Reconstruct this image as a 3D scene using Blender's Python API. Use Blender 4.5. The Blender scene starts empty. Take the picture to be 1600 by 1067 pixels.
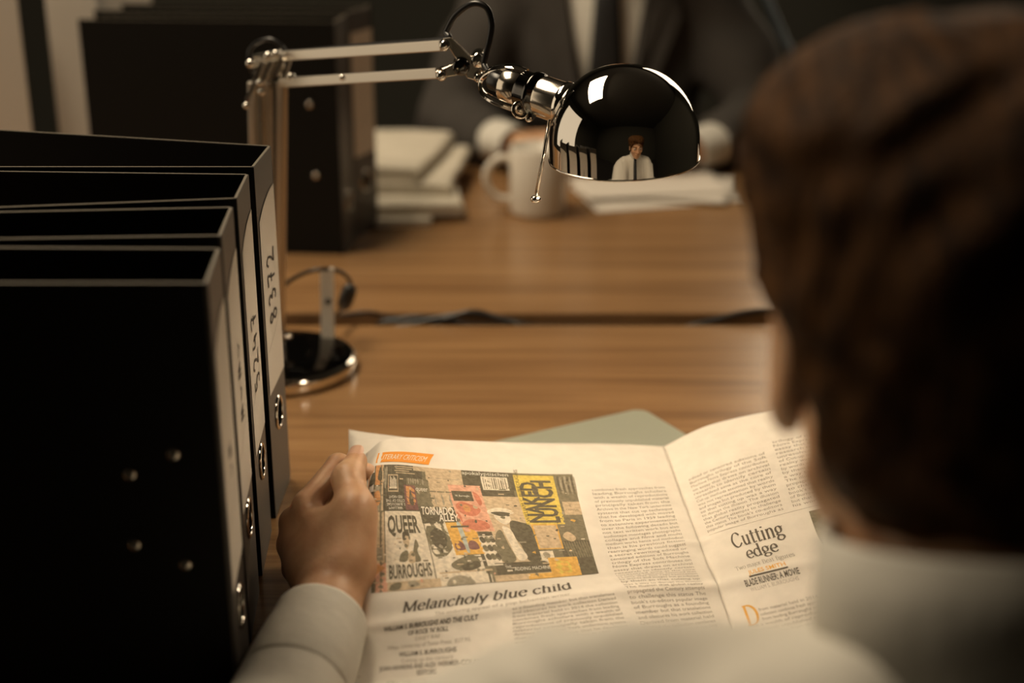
import bpy, bmesh, math, random
import numpy as np
from mathutils import Vector, Matrix, Euler

random.seed(7)
rng = np.random.default_rng(7)
PI = math.pi
sc = bpy.context.scene
COL = sc.collection

# ------------------------------------------------------------------ camera
DESK = 0.74                      # desk top above the floor
CAM_H = DESK + 0.58
TILT = math.radians(20.0)
FOC = 2222.0                     # focal length in pixels of the 1600 px frame
cd = bpy.data.cameras.new('camera')
cam = bpy.data.objects.new('camera', cd); COL.objects.link(cam)
cd.lens = 50.0; cd.sensor_width = 36.0
cam.location = (0, 0, CAM_H)
cam.rotation_euler = (PI/2 - TILT, 0, 0)
cd.clip_start = 0.05
cd.dof.use_dof = True
cd.dof.focus_distance = 1.16
cd.dof.aperture_fstop = 2.5
cd.dof.aperture_blades = 9
sc.camera = cam

# ------------------------------------------------------------------ light
sc.view_settings.view_transform = 'Standard'
sc.view_settings.look = 'None'
sc.view_settings.gamma = 1.0
sc.view_settings.use_curve_mapping = False
sc.view_settings.exposure = 0.18
w = bpy.data.worlds.new('dim_room'); sc.world = w; w.use_nodes = True
w.node_tree.nodes['Background'].inputs[0].default_value = (1.0, 0.80, 0.58, 1)
w.node_tree.nodes['Background'].inputs[1].default_value = 0.012

def area(name, loc, target, sx, sy, power, color):
    ld = bpy.data.lights.new(name, 'AREA'); ld.shape = 'RECTANGLE'
    ld.size = sx; ld.size_y = sy; ld.energy = power; ld.color = color
    o = bpy.data.objects.new(name, ld); COL.objects.link(o)
    o.location = loc
    o.rotation_euler = (Vector(target) - Vector(loc)).to_track_quat('-Z', 'Y').to_euler()
    return o
BULB = 60.0
WARM = (1.0, 0.815, 0.575)
area('ceiling_panel_light', (-0.80, 1.80, 2.60), (-0.15, 1.60, DESK), 1.5, 0.55, 36, WARM)
area('right_room_light', (1.35, 4.2, 1.75), (0.0, 1.2, DESK+.1), 1.1, 1.3, 15, WARM)
area('left_room_light', (-2.4, 1.85, 1.40), (0.0, 1.9, DESK+.3), 2.1, 1.8, 9.5, WARM)

# ------------------------------------------------------------------ helpers
def at(px, py, Y):
    """world point seen at photo pixel (px,py) at distance Y in front of the camera"""
    x = (px-800)/FOC; y = -(py-533.5)/FOC
    d = (x, math.cos(TILT)+y*math.sin(TILT), -math.sin(TILT)+y*math.cos(TILT))
    t = Y/d[1]
    return Vector((d[0]*t, Y, CAM_H+d[2]*t))
def at_z(px, py, z):
    """world point seen at photo pixel (px,py) at height z above the desk top"""
    x = (px-800)/FOC; y = -(py-533.5)/FOC
    d = (x, math.cos(TILT)+y*math.sin(TILT), -math.sin(TILT)+y*math.cos(TILT))
    t = (DESK+z-CAM_H)/d[2]
    return Vector((d[0]*t, d[1]*t, DESK+z))
def D(x, y, z): return Vector((x, y, z+DESK))

def thing(name, label, cat, loc=(0, 0, 0), rotz=0, group=None):
    o = bpy.data.objects.new(name, None); COL.objects.link(o)
    o.empty_display_size = 0.02
    o.location = loc; o.rotation_euler = (0, 0, rotz)
    o['label'] = label; o['category'] = cat
    if group: o['group'] = group
    return o
def tag(o, label, cat, group=None):
    o['label'] = label; o['category'] = cat
    if group: o['group'] = group
    return o
def worldmat(o):
    B = Matrix.LocRotScale(o.location, o.rotation_euler, o.scale)
    return B if o.parent is None else worldmat(o.parent) @ o.matrix_parent_inverse @ B
def link(name, me, m, parent=None, smooth=True):
    o = bpy.data.objects.new(name, me); COL.objects.link(o)
    for mm in (m if isinstance(m, (list, tuple)) else [m]): me.materials.append(mm)
    if smooth:
        for p in me.polygons: p.use_smooth = True
    if parent is not None:
        o.parent = parent
        if WORLD: o.matrix_parent_inverse = worldmat(parent).inverted()
    return o
WORLD = True      # True: meshes are made in world coordinates; False: in the thing's own
def from_bm(name, bm, m, parent=None, smooth=True):
    me = bpy.data.meshes.new(name); bm.normal_update(); bm.to_mesh(me); bm.free()
    return link(name, me, m, parent, smooth)
def structure(name, bm, m, smooth=False):
    o = from_bm(name, bm, m, None, smooth); o['kind'] = 'structure'; return o
def auto_smooth(o, deg=35):
    me = o.data
    bm = bmesh.new(); bm.from_mesh(me)
    for e in bm.edges:
        if len(e.link_faces) == 2 and e.calc_face_angle(0) > math.radians(deg): e.smooth = False
    bm.to_mesh(me); bm.free()
    return o

def add_box(bm, lo, hi, mat=None, bevel=0.0, seg=2, M=None):
    x0, y0, z0 = lo; x1, y1, z1 = hi
    vs = [bm.verts.new(p) for p in ((x0,y0,z0),(x1,y0,z0),(x1,y1,z0),(x0,y1,z0),(x0,y0,z1),(x1,y0,z1),(x1,y1,z1),(x0,y1,z1))]
    fs = [bm.faces.new([vs[i] for i in f]) for f in ((3,2,1,0),(4,5,6,7),(0,1,5,4),(1,2,6,5),(2,3,7,6),(3,0,4,7))]
    es = list({e for f in fs for e in f.edges})
    geom = vs
    if bevel:
        r = bmesh.ops.bevel(bm, geom=es, offset=bevel, segments=seg, profile=0.6, affect='EDGES')
        geom = list({v for f in r['faces'] for v in f.verts} | {v for v in vs if v.is_valid})
    if M is not None:
        bmesh.ops.transform(bm, matrix=M, verts=geom)
    return geom

def frame_from(axis, up=Vector((0, 0, 1))):
    a = axis.normalized()
    if abs(a.dot(up)) > 0.98: up = Vector((1, 0, 0))
    s = up.cross(a).normalized()
    return s, a.cross(s).normalized(), a

def add_rod(bm, p0, p1, w, h, up=Vector((0, 0, 1)), bevel=0.0006):
    """a bar of rectangular section w (sideways) x h (along up)"""
    p0 = Vector(p0); p1 = Vector(p1)
    s, u, a = frame_from(p1-p0, Vector(up))
    L = (p1-p0).length
    M = Matrix((( s.x, u.x, a.x, p0.x), (s.y, u.y, a.y, p0.y), (s.z, u.z, a.z, p0.z), (0, 0, 0, 1)))
    return add_box(bm, (-w/2, -h/2, 0), (w/2, h/2, L), bevel=bevel, M=M)

def catmull(pts, n=8, closed=False):
    pts = [Vector(p) for p in pts]; out = []
    N = len(pts)
    rngi = range(N if closed else N-1)
    for i in rngi:
        if closed: p0, p1, p2, p3 = pts[(i-1) % N], pts[i], pts[(i+1) % N], pts[(i+2) % N]
        else: p0, p1, p2, p3 = pts[max(i-1, 0)], pts[i], pts[i+1], pts[min(i+2, N-1)]
        for k in range(n):
            t = k/n
            out.append(0.5*((2*p1)+(-p0+p2)*t+(2*p0-5*p1+4*p2-p3)*t*t+(-p0+3*p1-3*p2+p3)*t*t*t))
    if not closed: out.append(pts[-1].copy())
    return out

def add_strip(bm, path, w, h, side):
    """flat strap swept along a path; w lies along the side direction"""
    side = Vector(side); rings = []; n = len(path)
    for i, p in enumerate(path):
        t = (path[min(i+1, n-1)]-path[max(i-1, 0)]).normalized(); s = (side-t*side.dot(t)).normalized(); u = t.cross(s)
        rings.append([bm.verts.new(p+s*a*w/2+u*b*h/2) for a, b in ((-1, -.6), (-.8, -1), (.8, -1), (1, -.6), (1, .6), (.8, 1), (-.8, 1), (-1, .6))])
    for a, b in zip(rings[:-1], rings[1:]):
        for k in range(8): bm.faces.new((a[k], a[(k+1) % 8], b[(k+1) % 8], b[k]))
    bm.faces.new(rings[0][::-1]); bm.faces.new(rings[-1])
def add_tube(bm, path, r, sides=10, closed=False, cap=True):
    path = [Vector(p) for p in path]; n = len(path)
    rr = r if isinstance(r, (list, tuple)) else [r]*n
    rings = []; ref = None
    for i, p in enumerate(path):
        if closed: t = path[(i+1) % n]-path[i-1]
        else: t = path[min(i+1, n-1)]-path[max(i-1, 0)]
        t.normalize()
        if ref is None: ref, _, _ = frame_from(t)
        s = (ref-t*ref.dot(t)).normalized(); ref = s
        u = t.cross(s)
        rings.append([bm.verts.new(p+(s*math.cos(2*PI*k/sides)+u*math.sin(2*PI*k/sides))*rr[i]) for k in range(sides)])
    for i in range(n if closed else n-1):
        a, b = rings[i], rings[(i+1) % n]
        for k in range(sides):
            bm.faces.new((a[k], a[(k+1) % sides], b[(k+1) % sides], b[k]))
    if cap and not closed:
        bm.faces.new(rings[0][::-1]); bm.faces.new(rings[-1])
    return rings

def add_lathe(bm, prof, M=Matrix.Identity(4), n=48, closed=False):
    """prof: (radius, height) pairs turned about local z"""
    rings = []
    for r, z in prof:
        if r < 1e-6: rings.append([bm.verts.new(M @ Vector((0, 0, z)))])
        else: rings.append([bm.verts.new(M @ Vector((r*math.cos(2*PI*k/n), r*math.sin(2*PI*k/n), z))) for k in range(n)])
    pairs = list(zip(rings[:-1], rings[1:]))
    if closed: pairs.append((rings[-1], rings[0]))
    for a, b in pairs:
        for k in range(n):
            k2 = (k+1) % n
            if len(a) == 1 and len(b) == 1: continue
            if len(a) == 1: bm.faces.new((a[0], b[k2], b[k]))
            elif len(b) == 1: bm.faces.new((a[k], a[k2], b[0]))
            else: bm.faces.new((a[k], a[k2], b[k2], b[k]))
def axis_matrix(p, axis, up=Vector((0, 0, 1))):
    s, u, a = frame_from(Vector(axis), up); p = Vector(p)
    return Matrix(((s.x, u.x, a.x, p.x), (s.y, u.y, a.y, p.y), (s.z, u.z, a.z, p.z), (0, 0, 0, 1)))
def add_cyl(bm, p0, p1, r, n=24, bevel=0.0, r1=None):
    p0 = Vector(p0); p1 = Vector(p1); L = (p1-p0).length
    r1 = r if r1 is None else r1
    b = bevel
    if b: prof = [(0, 0), (r-b, 0), (r, b), (r1, L-b), (r1-b, L), (0, L)]
    else: prof = [(0, 0), (r, 0), (r1, L), (0, L)]
    add_lathe(bm, prof, axis_matrix(p0, p1-p0), n)
def add_torus(bm, c, axis, R, r, n=32, m=10):
    M = axis_matrix(c, axis)
    prof = [(R+r*math.cos(2*PI*k/m), r*math.sin(2*PI*k/m)) for k in range(m)]
    add_lathe(bm, prof, M, n, closed=True)
def add_ball(bm, c, r, n=16, sq=(1, 1, 1)):
    M = Matrix.Translation(Vector(c)) @ Matrix.Diagonal((sq[0], sq[1], sq[2], 1))
    prof = [(r*math.sin(PI*k/n), -r*math.cos(PI*k/n)) for k in range(n+1)]
    prof[0] = (0, -r); prof[-1] = (0, r)
    add_lathe(bm, prof, M, 2*n)

# ------------------------------------------------------------------ materials
def mat(name, color, rough=0.5, metal=0.0, spec=0.5, coat=0.0, sheen=0.0, sss=0.0):
    m = bpy.data.materials.new(name); m.use_nodes = True
    b = m.node_tree.nodes['Principled BSDF']
    b.inputs['Base Color'].default_value = (*color, 1)
    b.inputs['Roughness'].default_value = rough
    b.inputs['Metallic'].default_value = metal
    b.inputs['Specular IOR Level'].default_value = spec
    if coat: b.inputs['Coat Weight'].default_value = coat; b.inputs['Coat Roughness'].default_value = 0.12
    if sheen: b.inputs['Sheen Weight'].default_value = sheen
    if sss:
        b.inputs['Subsurface Weight'].default_value = sss
        b.inputs['Subsurface Radius'].default_value = (0.012, 0.005, 0.003)
    return m
def nd(m, t, **kw):
    n = m.node_tree.nodes.new(t)
    for k, v in kw.items():
        if k in n.inputs: n.inputs[k].default_value = v
        else: setattr(n, k, v)
    return n
def lk(m, a, b): m.node_tree.links.new(a, b)
def coords(m, scale=(1, 1, 1), rot=(0, 0, 0)):
    tc = nd(m, 'ShaderNodeTexCoord'); mp = nd(m, 'ShaderNodeMapping')
    mp.inputs['Scale'].default_value = scale; mp.inputs['Rotation'].default_value = rot
    lk(m, tc.outputs['Object'], mp.inputs['Vector']); return mp.outputs['Vector']
def mottle(m, c0, c1, scale=(30, 30, 30), detail=4, lo=0.35, hi=0.65, noise=1.0):
    """base colour wanders between two colours of the thing itself"""
    b = m.node_tree.nodes['Principled BSDF']
    n = nd(m, 'ShaderNodeTexNoise'); n.inputs['Scale'].default_value = noise; n.inputs['Detail'].default_value = detail
    lk(m, coords(m, scale), n.inputs['Vector'])
    r = nd(m, 'ShaderNodeValToRGB')
    r.color_ramp.elements[0].position = lo; r.color_ramp.elements[0].color = (*c0, 1)
    r.color_ramp.elements[1].position = hi; r.color_ramp.elements[1].color = (*c1, 1)
    lk(m, n.outputs['Fac'], r.inputs['Fac']); lk(m, r.outputs['Color'], b.inputs['Base Color'])
    return r
def bump(m, scale, strength=0.2, dist=0.001, detail=4, noise=1.0):
    b = m.node_tree.nodes['Principled BSDF']
    n = nd(m, 'ShaderNodeTexNoise'); n.inputs['Scale'].default_value = noise; n.inputs['Detail'].default_value = detail
    lk(m, coords(m, scale), n.inputs['Vector'])
    bp = nd(m, 'ShaderNodeBump'); bp.inputs['Strength'].default_value = strength; bp.inputs['Distance'].default_value = dist
    lk(m, n.outputs['Fac'], bp.inputs['Height']); lk(m, bp.outputs['Normal'], b.inputs['Normal'])
    return m

def wood(name):
    m = mat(name, (0.3, 0.16, 0.07), 0.25, spec=0.5)
    b = m.node_tree.nodes['Principled BSDF']
    v = coords(m, (1.3, 34, 8))
    n = nd(m, 'ShaderNodeTexNoise'); n.inputs['Scale'].default_value = 1.0; n.inputs['Detail'].default_value = 6; n.inputs['Distortion'].default_value = 0.6
    lk(m, v, n.inputs['Vector'])
    n2 = nd(m, 'ShaderNodeTexNoise'); n2.inputs['Scale'].default_value = 1.0; n2.inputs['Detail'].default_value = 3
    lk(m, coords(m, (6, 260, 40)), n2.inputs['Vector'])
    mx = nd(m, 'ShaderNodeMix'); mx.data_type = 'FLOAT'; mx.inputs[0].default_value = 0.35
    lk(m, n.outputs['Fac'], mx.inputs[2]); lk(m, n2.outputs['Fac'], mx.inputs[3])
    r = nd(m, 'ShaderNodeValToRGB')
    e = r.color_ramp.elements
    e[0].position = 0.30; e[0].color = (0.165, 0.084, 0.034, 1)
    e[1].position = 0.68; e[1].color = (0.385, 0.222, 0.100, 1)
    k = e.new(0.48); k.color = (0.280, 0.152, 0.066, 1)
    lk(m, mx.outputs[0], r.inputs['Fac']); lk(m, r.outputs['Color'], b.inputs['Base Color'])
    bp = nd(m, 'ShaderNodeBump'); bp.inputs['Strength'].default_value = 0.06; bp.inputs['Distance'].default_value = 0.0006
    lk(m, n2.outputs['Fac'], bp.inputs['Height']); lk(m, bp.outputs['Normal'], b.inputs['Normal'])
    return m
M_WOOD = wood('walnut_laminate')
M_EDGE = mat('laminate_edge', (0.20, 0.10, 0.04), 0.45)
M_WALL = bump(mat('olive_grey_wall', (0.042, 0.040, 0.031), 0.9), (60, 60, 60), 0.1)
M_CEIL = bump(mat('ceiling_paint', (0.06, 0.056, 0.048), 0.9), (40, 40, 40), 0.1)
M_FLOOR = mat('dark_carpet', (0.035, 0.03, 0.026), 0.95); bump(M_FLOOR, (300, 300, 300), 0.5, 0.003)
M_CHROME = mat('chrome', (0.80, 0.76, 0.70), 0.05, 1.0)
M_STEEL = mat('polished_steel', (0.72, 0.66, 0.58), 0.22, 1.0)
M_STRAP = mat('strap_painted_reflection', (0.80, 0.75, 0.66), 0.45)  # steel strap; its bright reflection is put into this pale base colour
M_SATIN = mat('satin_steel', (0.62, 0.57, 0.50), 0.34, 1.0)
M_SHADE = mat('mirror_chrome', (0.66, 0.63, 0.59), 0.025, 1.0)
M_DARKCH = mat('dark_chrome', (0.10, 0.095, 0.09), 0.12, 1.0)
M_BLACKPL = mat('black_plastic', (0.012, 0.011, 0.010), 0.35)
M_CORD = mat('black_cord', (0.012, 0.011, 0.011), 0.32)
M_BOARD = mat('black_binder_board', (0.008, 0.0073, 0.0064), 0.6, spec=0.18); bump(M_BOARD, (900, 900, 900), 0.12, 0.0004)
M_SPINE = mat('charcoal_binder_spine', (0.060, 0.052, 0.045), 0.42); bump(M_SPINE, (900, 900, 900), 0.1, 0.0004)
M_GLINT_CREASE = mat('edge_glint_and_crease', (0.16, 0.135, 0.10), 0.5)  # glossy edge highlight put into the colour; also used for the label crease
M_LABEL = mat('label_paper', (0.76, 0.71, 0.64), 0.55)
M_INK = mat('marker_ink', (0.03, 0.025, 0.022), 0.6)
M_HOLE = mat('dark_hole', (0.003, 0.003, 0.003), 1.0, spec=0.0)
M_CREAMB = mat('cream_binder_board', (0.68, 0.63, 0.56), 0.6); bump(M_CREAMB, (700, 700, 700), 0.1, 0.0004)
M_PAPER = mat('newsprint', (0.74, 0.68, 0.60), 0.62, spec=0.3); mottle(M_PAPER, (0.70, 0.645, 0.57), (0.76, 0.70, 0.62), (55, 55, 55)); bump(M_PAPER, (45, 45, 45), 0.25, 0.002)
M_PAPER2 = mat('newsprint_far', (0.66, 0.60, 0.49), 0.8); mottle(M_PAPER2, (0.60, 0.55, 0.45), (0.70, 0.64, 0.53), (25, 60, 60))
M_WHITE = mat('office_paper', (0.74, 0.68, 0.60), 0.8)
M_MUG = mat('glazed_ceramic', (0.78, 0.73, 0.64), 0.25, spec=0.5)
M_COFFEE = mat('coffee', (0.02, 0.008, 0.003), 0.1)
M_FOLDER = mat('grey_green_folder', (0.33, 0.345, 0.27), 0.45); bump(M_FOLDER, (500, 500, 500), 0.08, 0.0003)
M_SKIN = mat('skin', (0.56, 0.30, 0.175), 0.45, sss=0.12); mottle(M_SKIN, (0.53, 0.28, 0.15), (0.64, 0.385, 0.225), (42, 42, 42)); bump(M_SKIN, (380, 380, 380), 0.22, 0.0008)
M_HAIR = mat('brown_hair', (0.10, 0.042, 0.016), 0.6, spec=.10)
mottle(M_HAIR, (0.024, 0.0095, 0.003), (0.115, 0.050, 0.015), (150, 40, 40)); bump(M_HAIR, (420, 420, 30), 0.8, 0.004)
M_HAIRB = mat('dark_hair', (0.03, 0.02, 0.014), 0.5); bump(M_HAIRB, (400, 400, 30), 0.7, 0.004)
M_SHIRT = mat('white_cotton_shirt', (0.69, 0.66, 0.59), 0.85); bump(M_SHIRT, (26, 26, 26), 0.35, 0.006, 3)
M_SUIT = mat('charcoal_suit', (0.046, 0.040, 0.035), 0.9); bump(M_SUIT, (18, 18, 18), 0.4, 0.01, 3)
M_TROUS = mat('dark_trousers', (0.02, 0.019, 0.02), 0.9)
M_TIE = mat('black_tie', (0.010, 0.010, 0.011), 0.6)
M_SHOE = mat('black_shoe', (0.01, 0.009, 0.008), 0.25)
M_EYE = mat('eye_white', (0.7, 0.66, 0.6), 0.2)
M_IRIS = mat('iris', (0.06, 0.035, 0.02), 0.2)
M_NAIL = mat('nail', (0.66, 0.40, 0.28), 0.3)
M_LIP = mat('lip', (0.42, 0.17, 0.12), 0.5)
M_BUTTON = mat('shirt_button', (0.6, 0.57, 0.5), 0.3)

# ------------------------------------------------------------------ room
def slab(name, lo, hi, m):
    bm = bmesh.new(); add_box(bm, lo, hi); return structure(name, bm, m)
RX0, RX1, RY0, RY1, RZ = -2.6, 2.6, -1.6, 4.6, 2.75
slab('floor', (RX0-.1, RY0-.1, -.1), (RX1+.1, RY1+.1, 0), M_FLOOR)
slab('ceiling', (RX0-.1, RY0-.1, RZ), (RX1+.1, RY1+.1, RZ+.1), M_CEIL)
slab('wall_back', (RX0-.1, RY1, 0), (RX1+.1, RY1+.1, RZ), M_WALL)
slab('wall_front', (RX0-.1, RY0-.1, 0), (RX1+.1, RY0, RZ), M_WALL)
slab('wall_left', (RX0-.1, RY0, 0), (RX0, RY1, RZ), M_WALL)
slab('wall_right', (RX1, RY0, 0), (RX1+.1, RY1, RZ), M_WALL)
slab('baseboard_back', (RX0, RY1-.018, 0), (RX1, RY1, .09), M_CEIL)

# ------------------------------------------------------------------ desks
SEAM0, SEAM1 = 1.652, 1.698
NEAR0, FAR1 = 0.74, 2.56
DX0, DX1 = -1.05, 1.05
def desk(label, y0, y1, leg_y):
    t = thing('office_desk', label, 'desk', (0, (y0+y1)/2, 0), 0)
    bm = bmesh.new(); add_box(bm, (DX0, y0, DESK-.026), (DX1, y1, DESK), bevel=.002)
    o = from_bm('desktop', bm, M_WOOD, t, False)
    for x in (DX0+.06, DX1-.06):
        for y in leg_y:
            bm = bmesh.new(); add_box(bm, (x-.025, y-.025, 0), (x+.025, y+.025, DESK-.026), bevel=.003)
            from_bm('leg', bm, M_DARKLEG, t, False)
    bm = bmesh.new(); ym = (y0+y1)/2
    add_box(bm, (DX0+.085, ym-.01, .40), (DX1-.085, ym+.01, DESK-.026))
    from_bm('modesty_panel', bm, M_EDGE, t, False)
    return t
M_DARKLEG = mat('dark_grey_desk_leg', (0.03, 0.03, 0.03), 0.4)
desk('wooden laminate desk in the foreground under the open newspaper', NEAR0, SEAM0, (NEAR0+.07, SEAM0-.07))
desk('wooden laminate desk beyond the gap, carrying the mug and papers', SEAM1, FAR1, (SEAM1+.07, FAR1-.07))

# cables lying in the gap between the desks, on a cable tray
bm = bmesh.new(); add_box(bm, (DX0+.02, SEAM0+.001, DESK-.052), (DX1-.02, SEAM1-.001, DESK-.024)); 
o = from_bm('cable_tray', bm, M_EDGE, None, False); tag(o, 'brown cable tray strip in the gap between the two desks', 'cable tray')
def cable(pts, r, label, grp):
    bm = bmesh.new(); add_tube(bm, catmull(pts, 10), r, 8)
    o = from_bm('power_cable', bm, M_CORD); tag(o, label, 'cable', grp); return o
G = 'black cables in the gap between the desks'
ys = (SEAM0+.008, SEAM0+.018, SEAM0+.028)
cable([D(-.95, ys[0], -.018), D(-.55, ys[0], -.017), D(-.22, ys[0]+.002, -.016), D(-.12, ys[0], -.012), D(-.08, ys[0], .006), D(-.045, ys[0]+.001, .014), D(-.005, ys[0]+.001, .002), D(.06, ys[0], -.016), D(.4, ys[0], -.018), D(.95, ys[0], -.018)], .0038,
      'black cable in the desk gap, humped up above the seam behind the newspaper', G)
cable([D(-.95, ys[1], -.018), D(-.3, ys[1], -.018), D(-.15, ys[1], -.010), D(-.055, ys[1], .008), D(.05, ys[1], -.012), D(.18, ys[1], -.016), D(.235, ys[1], -.004), D(.29, ys[1], .010), D(.35, ys[1], .012), D(.44, ys[1], -.008), D(.95, ys[1], -.018)], .0038,
      'black cable in the desk gap, rising near the head of the seated reader', G)
cable([D(-.95, ys[2], -.018), D(-.25, ys[2], -.018), D(-.16, ys[2], -.006), D(-.10, ys[2], .000), D(.0, ys[2], -.016), D(.3, ys[2], -.018), D(.95, ys[2], -.018)], .0040,
      'black cable in the desk gap, furthest back of the three, flat along the far desk', G)

# ------------------------------------------------------------------ lever arch binders
def poly_prism(bm, pts, z0, z1, bevel=0.0):
    lo = [bm.verts.new((p[0], p[1], z0)) for p in pts]; hi = [bm.verts.new((p[0], p[1], z1)) for p in pts]
    n = len(pts)
    fs = [bm.faces.new(lo[::-1]), bm.faces.new(hi)] + [bm.faces.new((lo[i], lo[(i+1) % n], hi[(i+1) % n], hi[i])) for i in range(n)]
    if bevel:
        bmesh.ops.bevel(bm, geom=list({e for f in fs for e in f.edges}), offset=bevel, segments=2, profile=.6, affect='EDGES')
def stroke_path(bm, pts, w, P, off=0.0):
    """flat pen stroke of width w along 2D points, placed by P(x, y)"""
    pts = catmull([Vector((x, y, 0)) for x, y in pts], 6)
    L = []
    for i, p in enumerate(pts):
        t = (pts[min(i+1, len(pts)-1)]-pts[max(i-1, 0)]).normalized(); nrm = Vector((-t.y, t.x, 0))
        L.append((bm.verts.new(P(*(p+nrm*w/2).xy)), bm.verts.new(P(*(p-nrm*w/2).xy))))
    for a, b in zip(L[:-1], L[1:]): bm.faces.new((a[0], a[1], b[1], b[0]))
DIG = {  # handwritten digits in a 1 x 1.5 box, x right y up
 '8': [[(.75,1.25),(.45,1.45),(.2,1.15),(.5,.8),(.8,.4),(.45,.02),(.15,.35),(.5,.8),(.8,1.1),(.72,1.28)]],
 '3': [[(.15,1.35),(.5,1.48),(.75,1.15),(.4,.82)],[(.4,.82),(.85,.55),(.6,.05),(.1,.12)]],
 '7': [[(.1,1.4),(.85,1.42),(.55,.7),(.4,0)],[(.2,.72),(.85,.78)]],
 '2': [[(.1,1.2),(.4,1.48),(.75,1.2),(.5,.6),(.05,.05),(.45,.08),(1.0,.0)]],
 '5': [[(.8,1.45),(.25,1.42),(.2,.9),(.6,.9),(.8,.45),(.5,.02),(.1,.15)]],
 '4': [[(.3,1.45),(.1,.65),(.85,.7)],[(.65,1.1),(.6,0)]],
 '~': [[(.1,.3),(.3,1.2),(.5,.4),(.7,1.1),(.9,.4)]],
 '-': [[(.1,.9),(.5,.6),(.9,.8)]],
}
BH = 0.318
def binder(label, A, B, fx_far, fx_near, h=BH, hole_z=.086, lab=(.115, .286), ink=None, rivets=(), spine_mat=None, board=None, group=None, curve=True, lever=True):
    """A: far end of the spine, B: its near end, in plan; fx_*: outer ends of the far and near covers in plan"""
    board = board or M_BOARD; spine_mat = spine_mat or M_SPINE
    A = Vector((A[0], A[1])); B = Vector((B[0], B[1])); F = Vector(fx_far); N = Vector(fx_near)
    t = thing('lever_arch_binder', label, 'binder', ((A.x+B.x)/2, (A.y+B.y)/2, DESK), 0, group)
    T = .0028
    e = (A-B).normalized(); out = Vector((e.y, -e.x))              # outward normal of the spine
    if out.dot((A+B)/2-(F+N)/2) < 0: out = -out
    z0, z1 = DESK+.0005, DESK+h
    def wall(name, P, Q, inside, m):
        d = (Q-P).normalized(); nn = Vector((-d.y, d.x))
        if nn.dot(inside-P) < 0: nn = -nn
        bm = bmesh.new(); poly_prism(bm, [P, Q, Q+nn*T, P+nn*T], z0, z1, .0007)
        o = from_bm(name, bm, m, t, False)
        # strip on the top edge; on black boards its pale tone paints the glossy highlight
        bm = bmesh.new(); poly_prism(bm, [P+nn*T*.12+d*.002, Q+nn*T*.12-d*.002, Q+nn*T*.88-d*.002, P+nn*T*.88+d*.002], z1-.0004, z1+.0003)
        from_bm('edge_strip', bm, M_GLINT_CREASE if board is M_BOARD else m, o, False)
        return o
    C = (A+B+F+N)/4
    back = wall('back_cover', A, F, C, board)
    sp = wall('spine', A, B, C, spine_mat)
    front = wall('front_cover', B, N, C, board)
    W = (A-B).length
    def S(u, z, o=0.0):          # u along the spine from near to far, z height above desk, o outwards
        p = B+e*u+out*o
        return Vector((p.x, p.y, DESK+z))
    # label in its pocket, with a slanted top edge
    if lab:
        l0, l1 = lab
        bm = bmesh.new(); k = 8; us = [W*.07+W*.89*i/k for i in range(k+1)]
        tops = [l1-.016*(1-i/k)**2.2 if curve else l1 for i in range(k+1)]
        v0 = [bm.verts.new(S(u, l0, .0006)) for u in us]; v1 = [bm.verts.new(S(u, tp, .0006)) for u, tp in zip(us, tops)]
        for i in range(k): bm.faces.new((v0[i], v0[i+1], v1[i+1], v1[i]))
        bmesh.ops.recalc_face_normals(bm, faces=bm.faces)
        lb = from_bm('spine_label', bm, M_LABEL, t, False)
        lb['label'] = 'pale paper spine label' + (' with handwriting' if ink else '')
        if ink:
            text, uc, zc0, size = ink
            bm = bmesh.new()
            for i, ch in enumerate(text):
                base = zc0+i*size*1.38          # the digits read upwards along the spine
                for st in DIG[ch]:
                    stroke_path(bm, st, .17, lambda x, y, b=base: S(uc-(y-.75)*size*1.7, b+x*size, .0011))
            from_bm('handwriting', bm, M_INK, lb, False)
        bm = bmesh.new(); zz = l0+(l1-l0)*.27
        stroke_path(bm, [(W*.12, zz-.008), (W*.5, zz), (W*.88, zz+.012)], .0005, lambda x, y: S(x, y, .0010))
        from_bm('label_crease', bm, M_GLINT_CREASE, lb, False)
    if hole_z:
        c = S(W/2, hole_z, .0004); ax = Vector((out.x, out.y, 0))
        bm = bmesh.new(); add_lathe(bm, [(.0130, .0004), (.0132, .0012), (.0142, .0016), (.0154, .0011), (.0160, .0002)], axis_matrix(c, ax), 40)
        r = from_bm('finger_ring', bm, M_CHROME, t); r['label'] = 'chrome ring round the finger hole'
        bm = bmesh.new(); add_lathe(bm, [(0, 0), (.0136, 0), (.0136, .0004), (0, .0004)], axis_matrix(c, ax), 28)
        from_bm('finger_hole', bm, M_HOLE, r, False)
    nd_ = (N-B).normalized(); no = Vector((nd_.y, -nd_.x))
    if no.dot(C-B) > 0: no = -no
    for (u, z) in rivets:
        p = B+nd_*u; c = Vector((p.x, p.y, DESK+z)); ax = Vector((no.x, no.y, 0))
        bm = bmesh.new(); add_lathe(bm, [(.0044, -.0004), (.0043, .0006), (.0030, .0013), (.0012, .0017), (0, .0018)], axis_matrix(c, ax), 20)
        from_bm('rivet', bm, M_STEEL, t)
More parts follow.
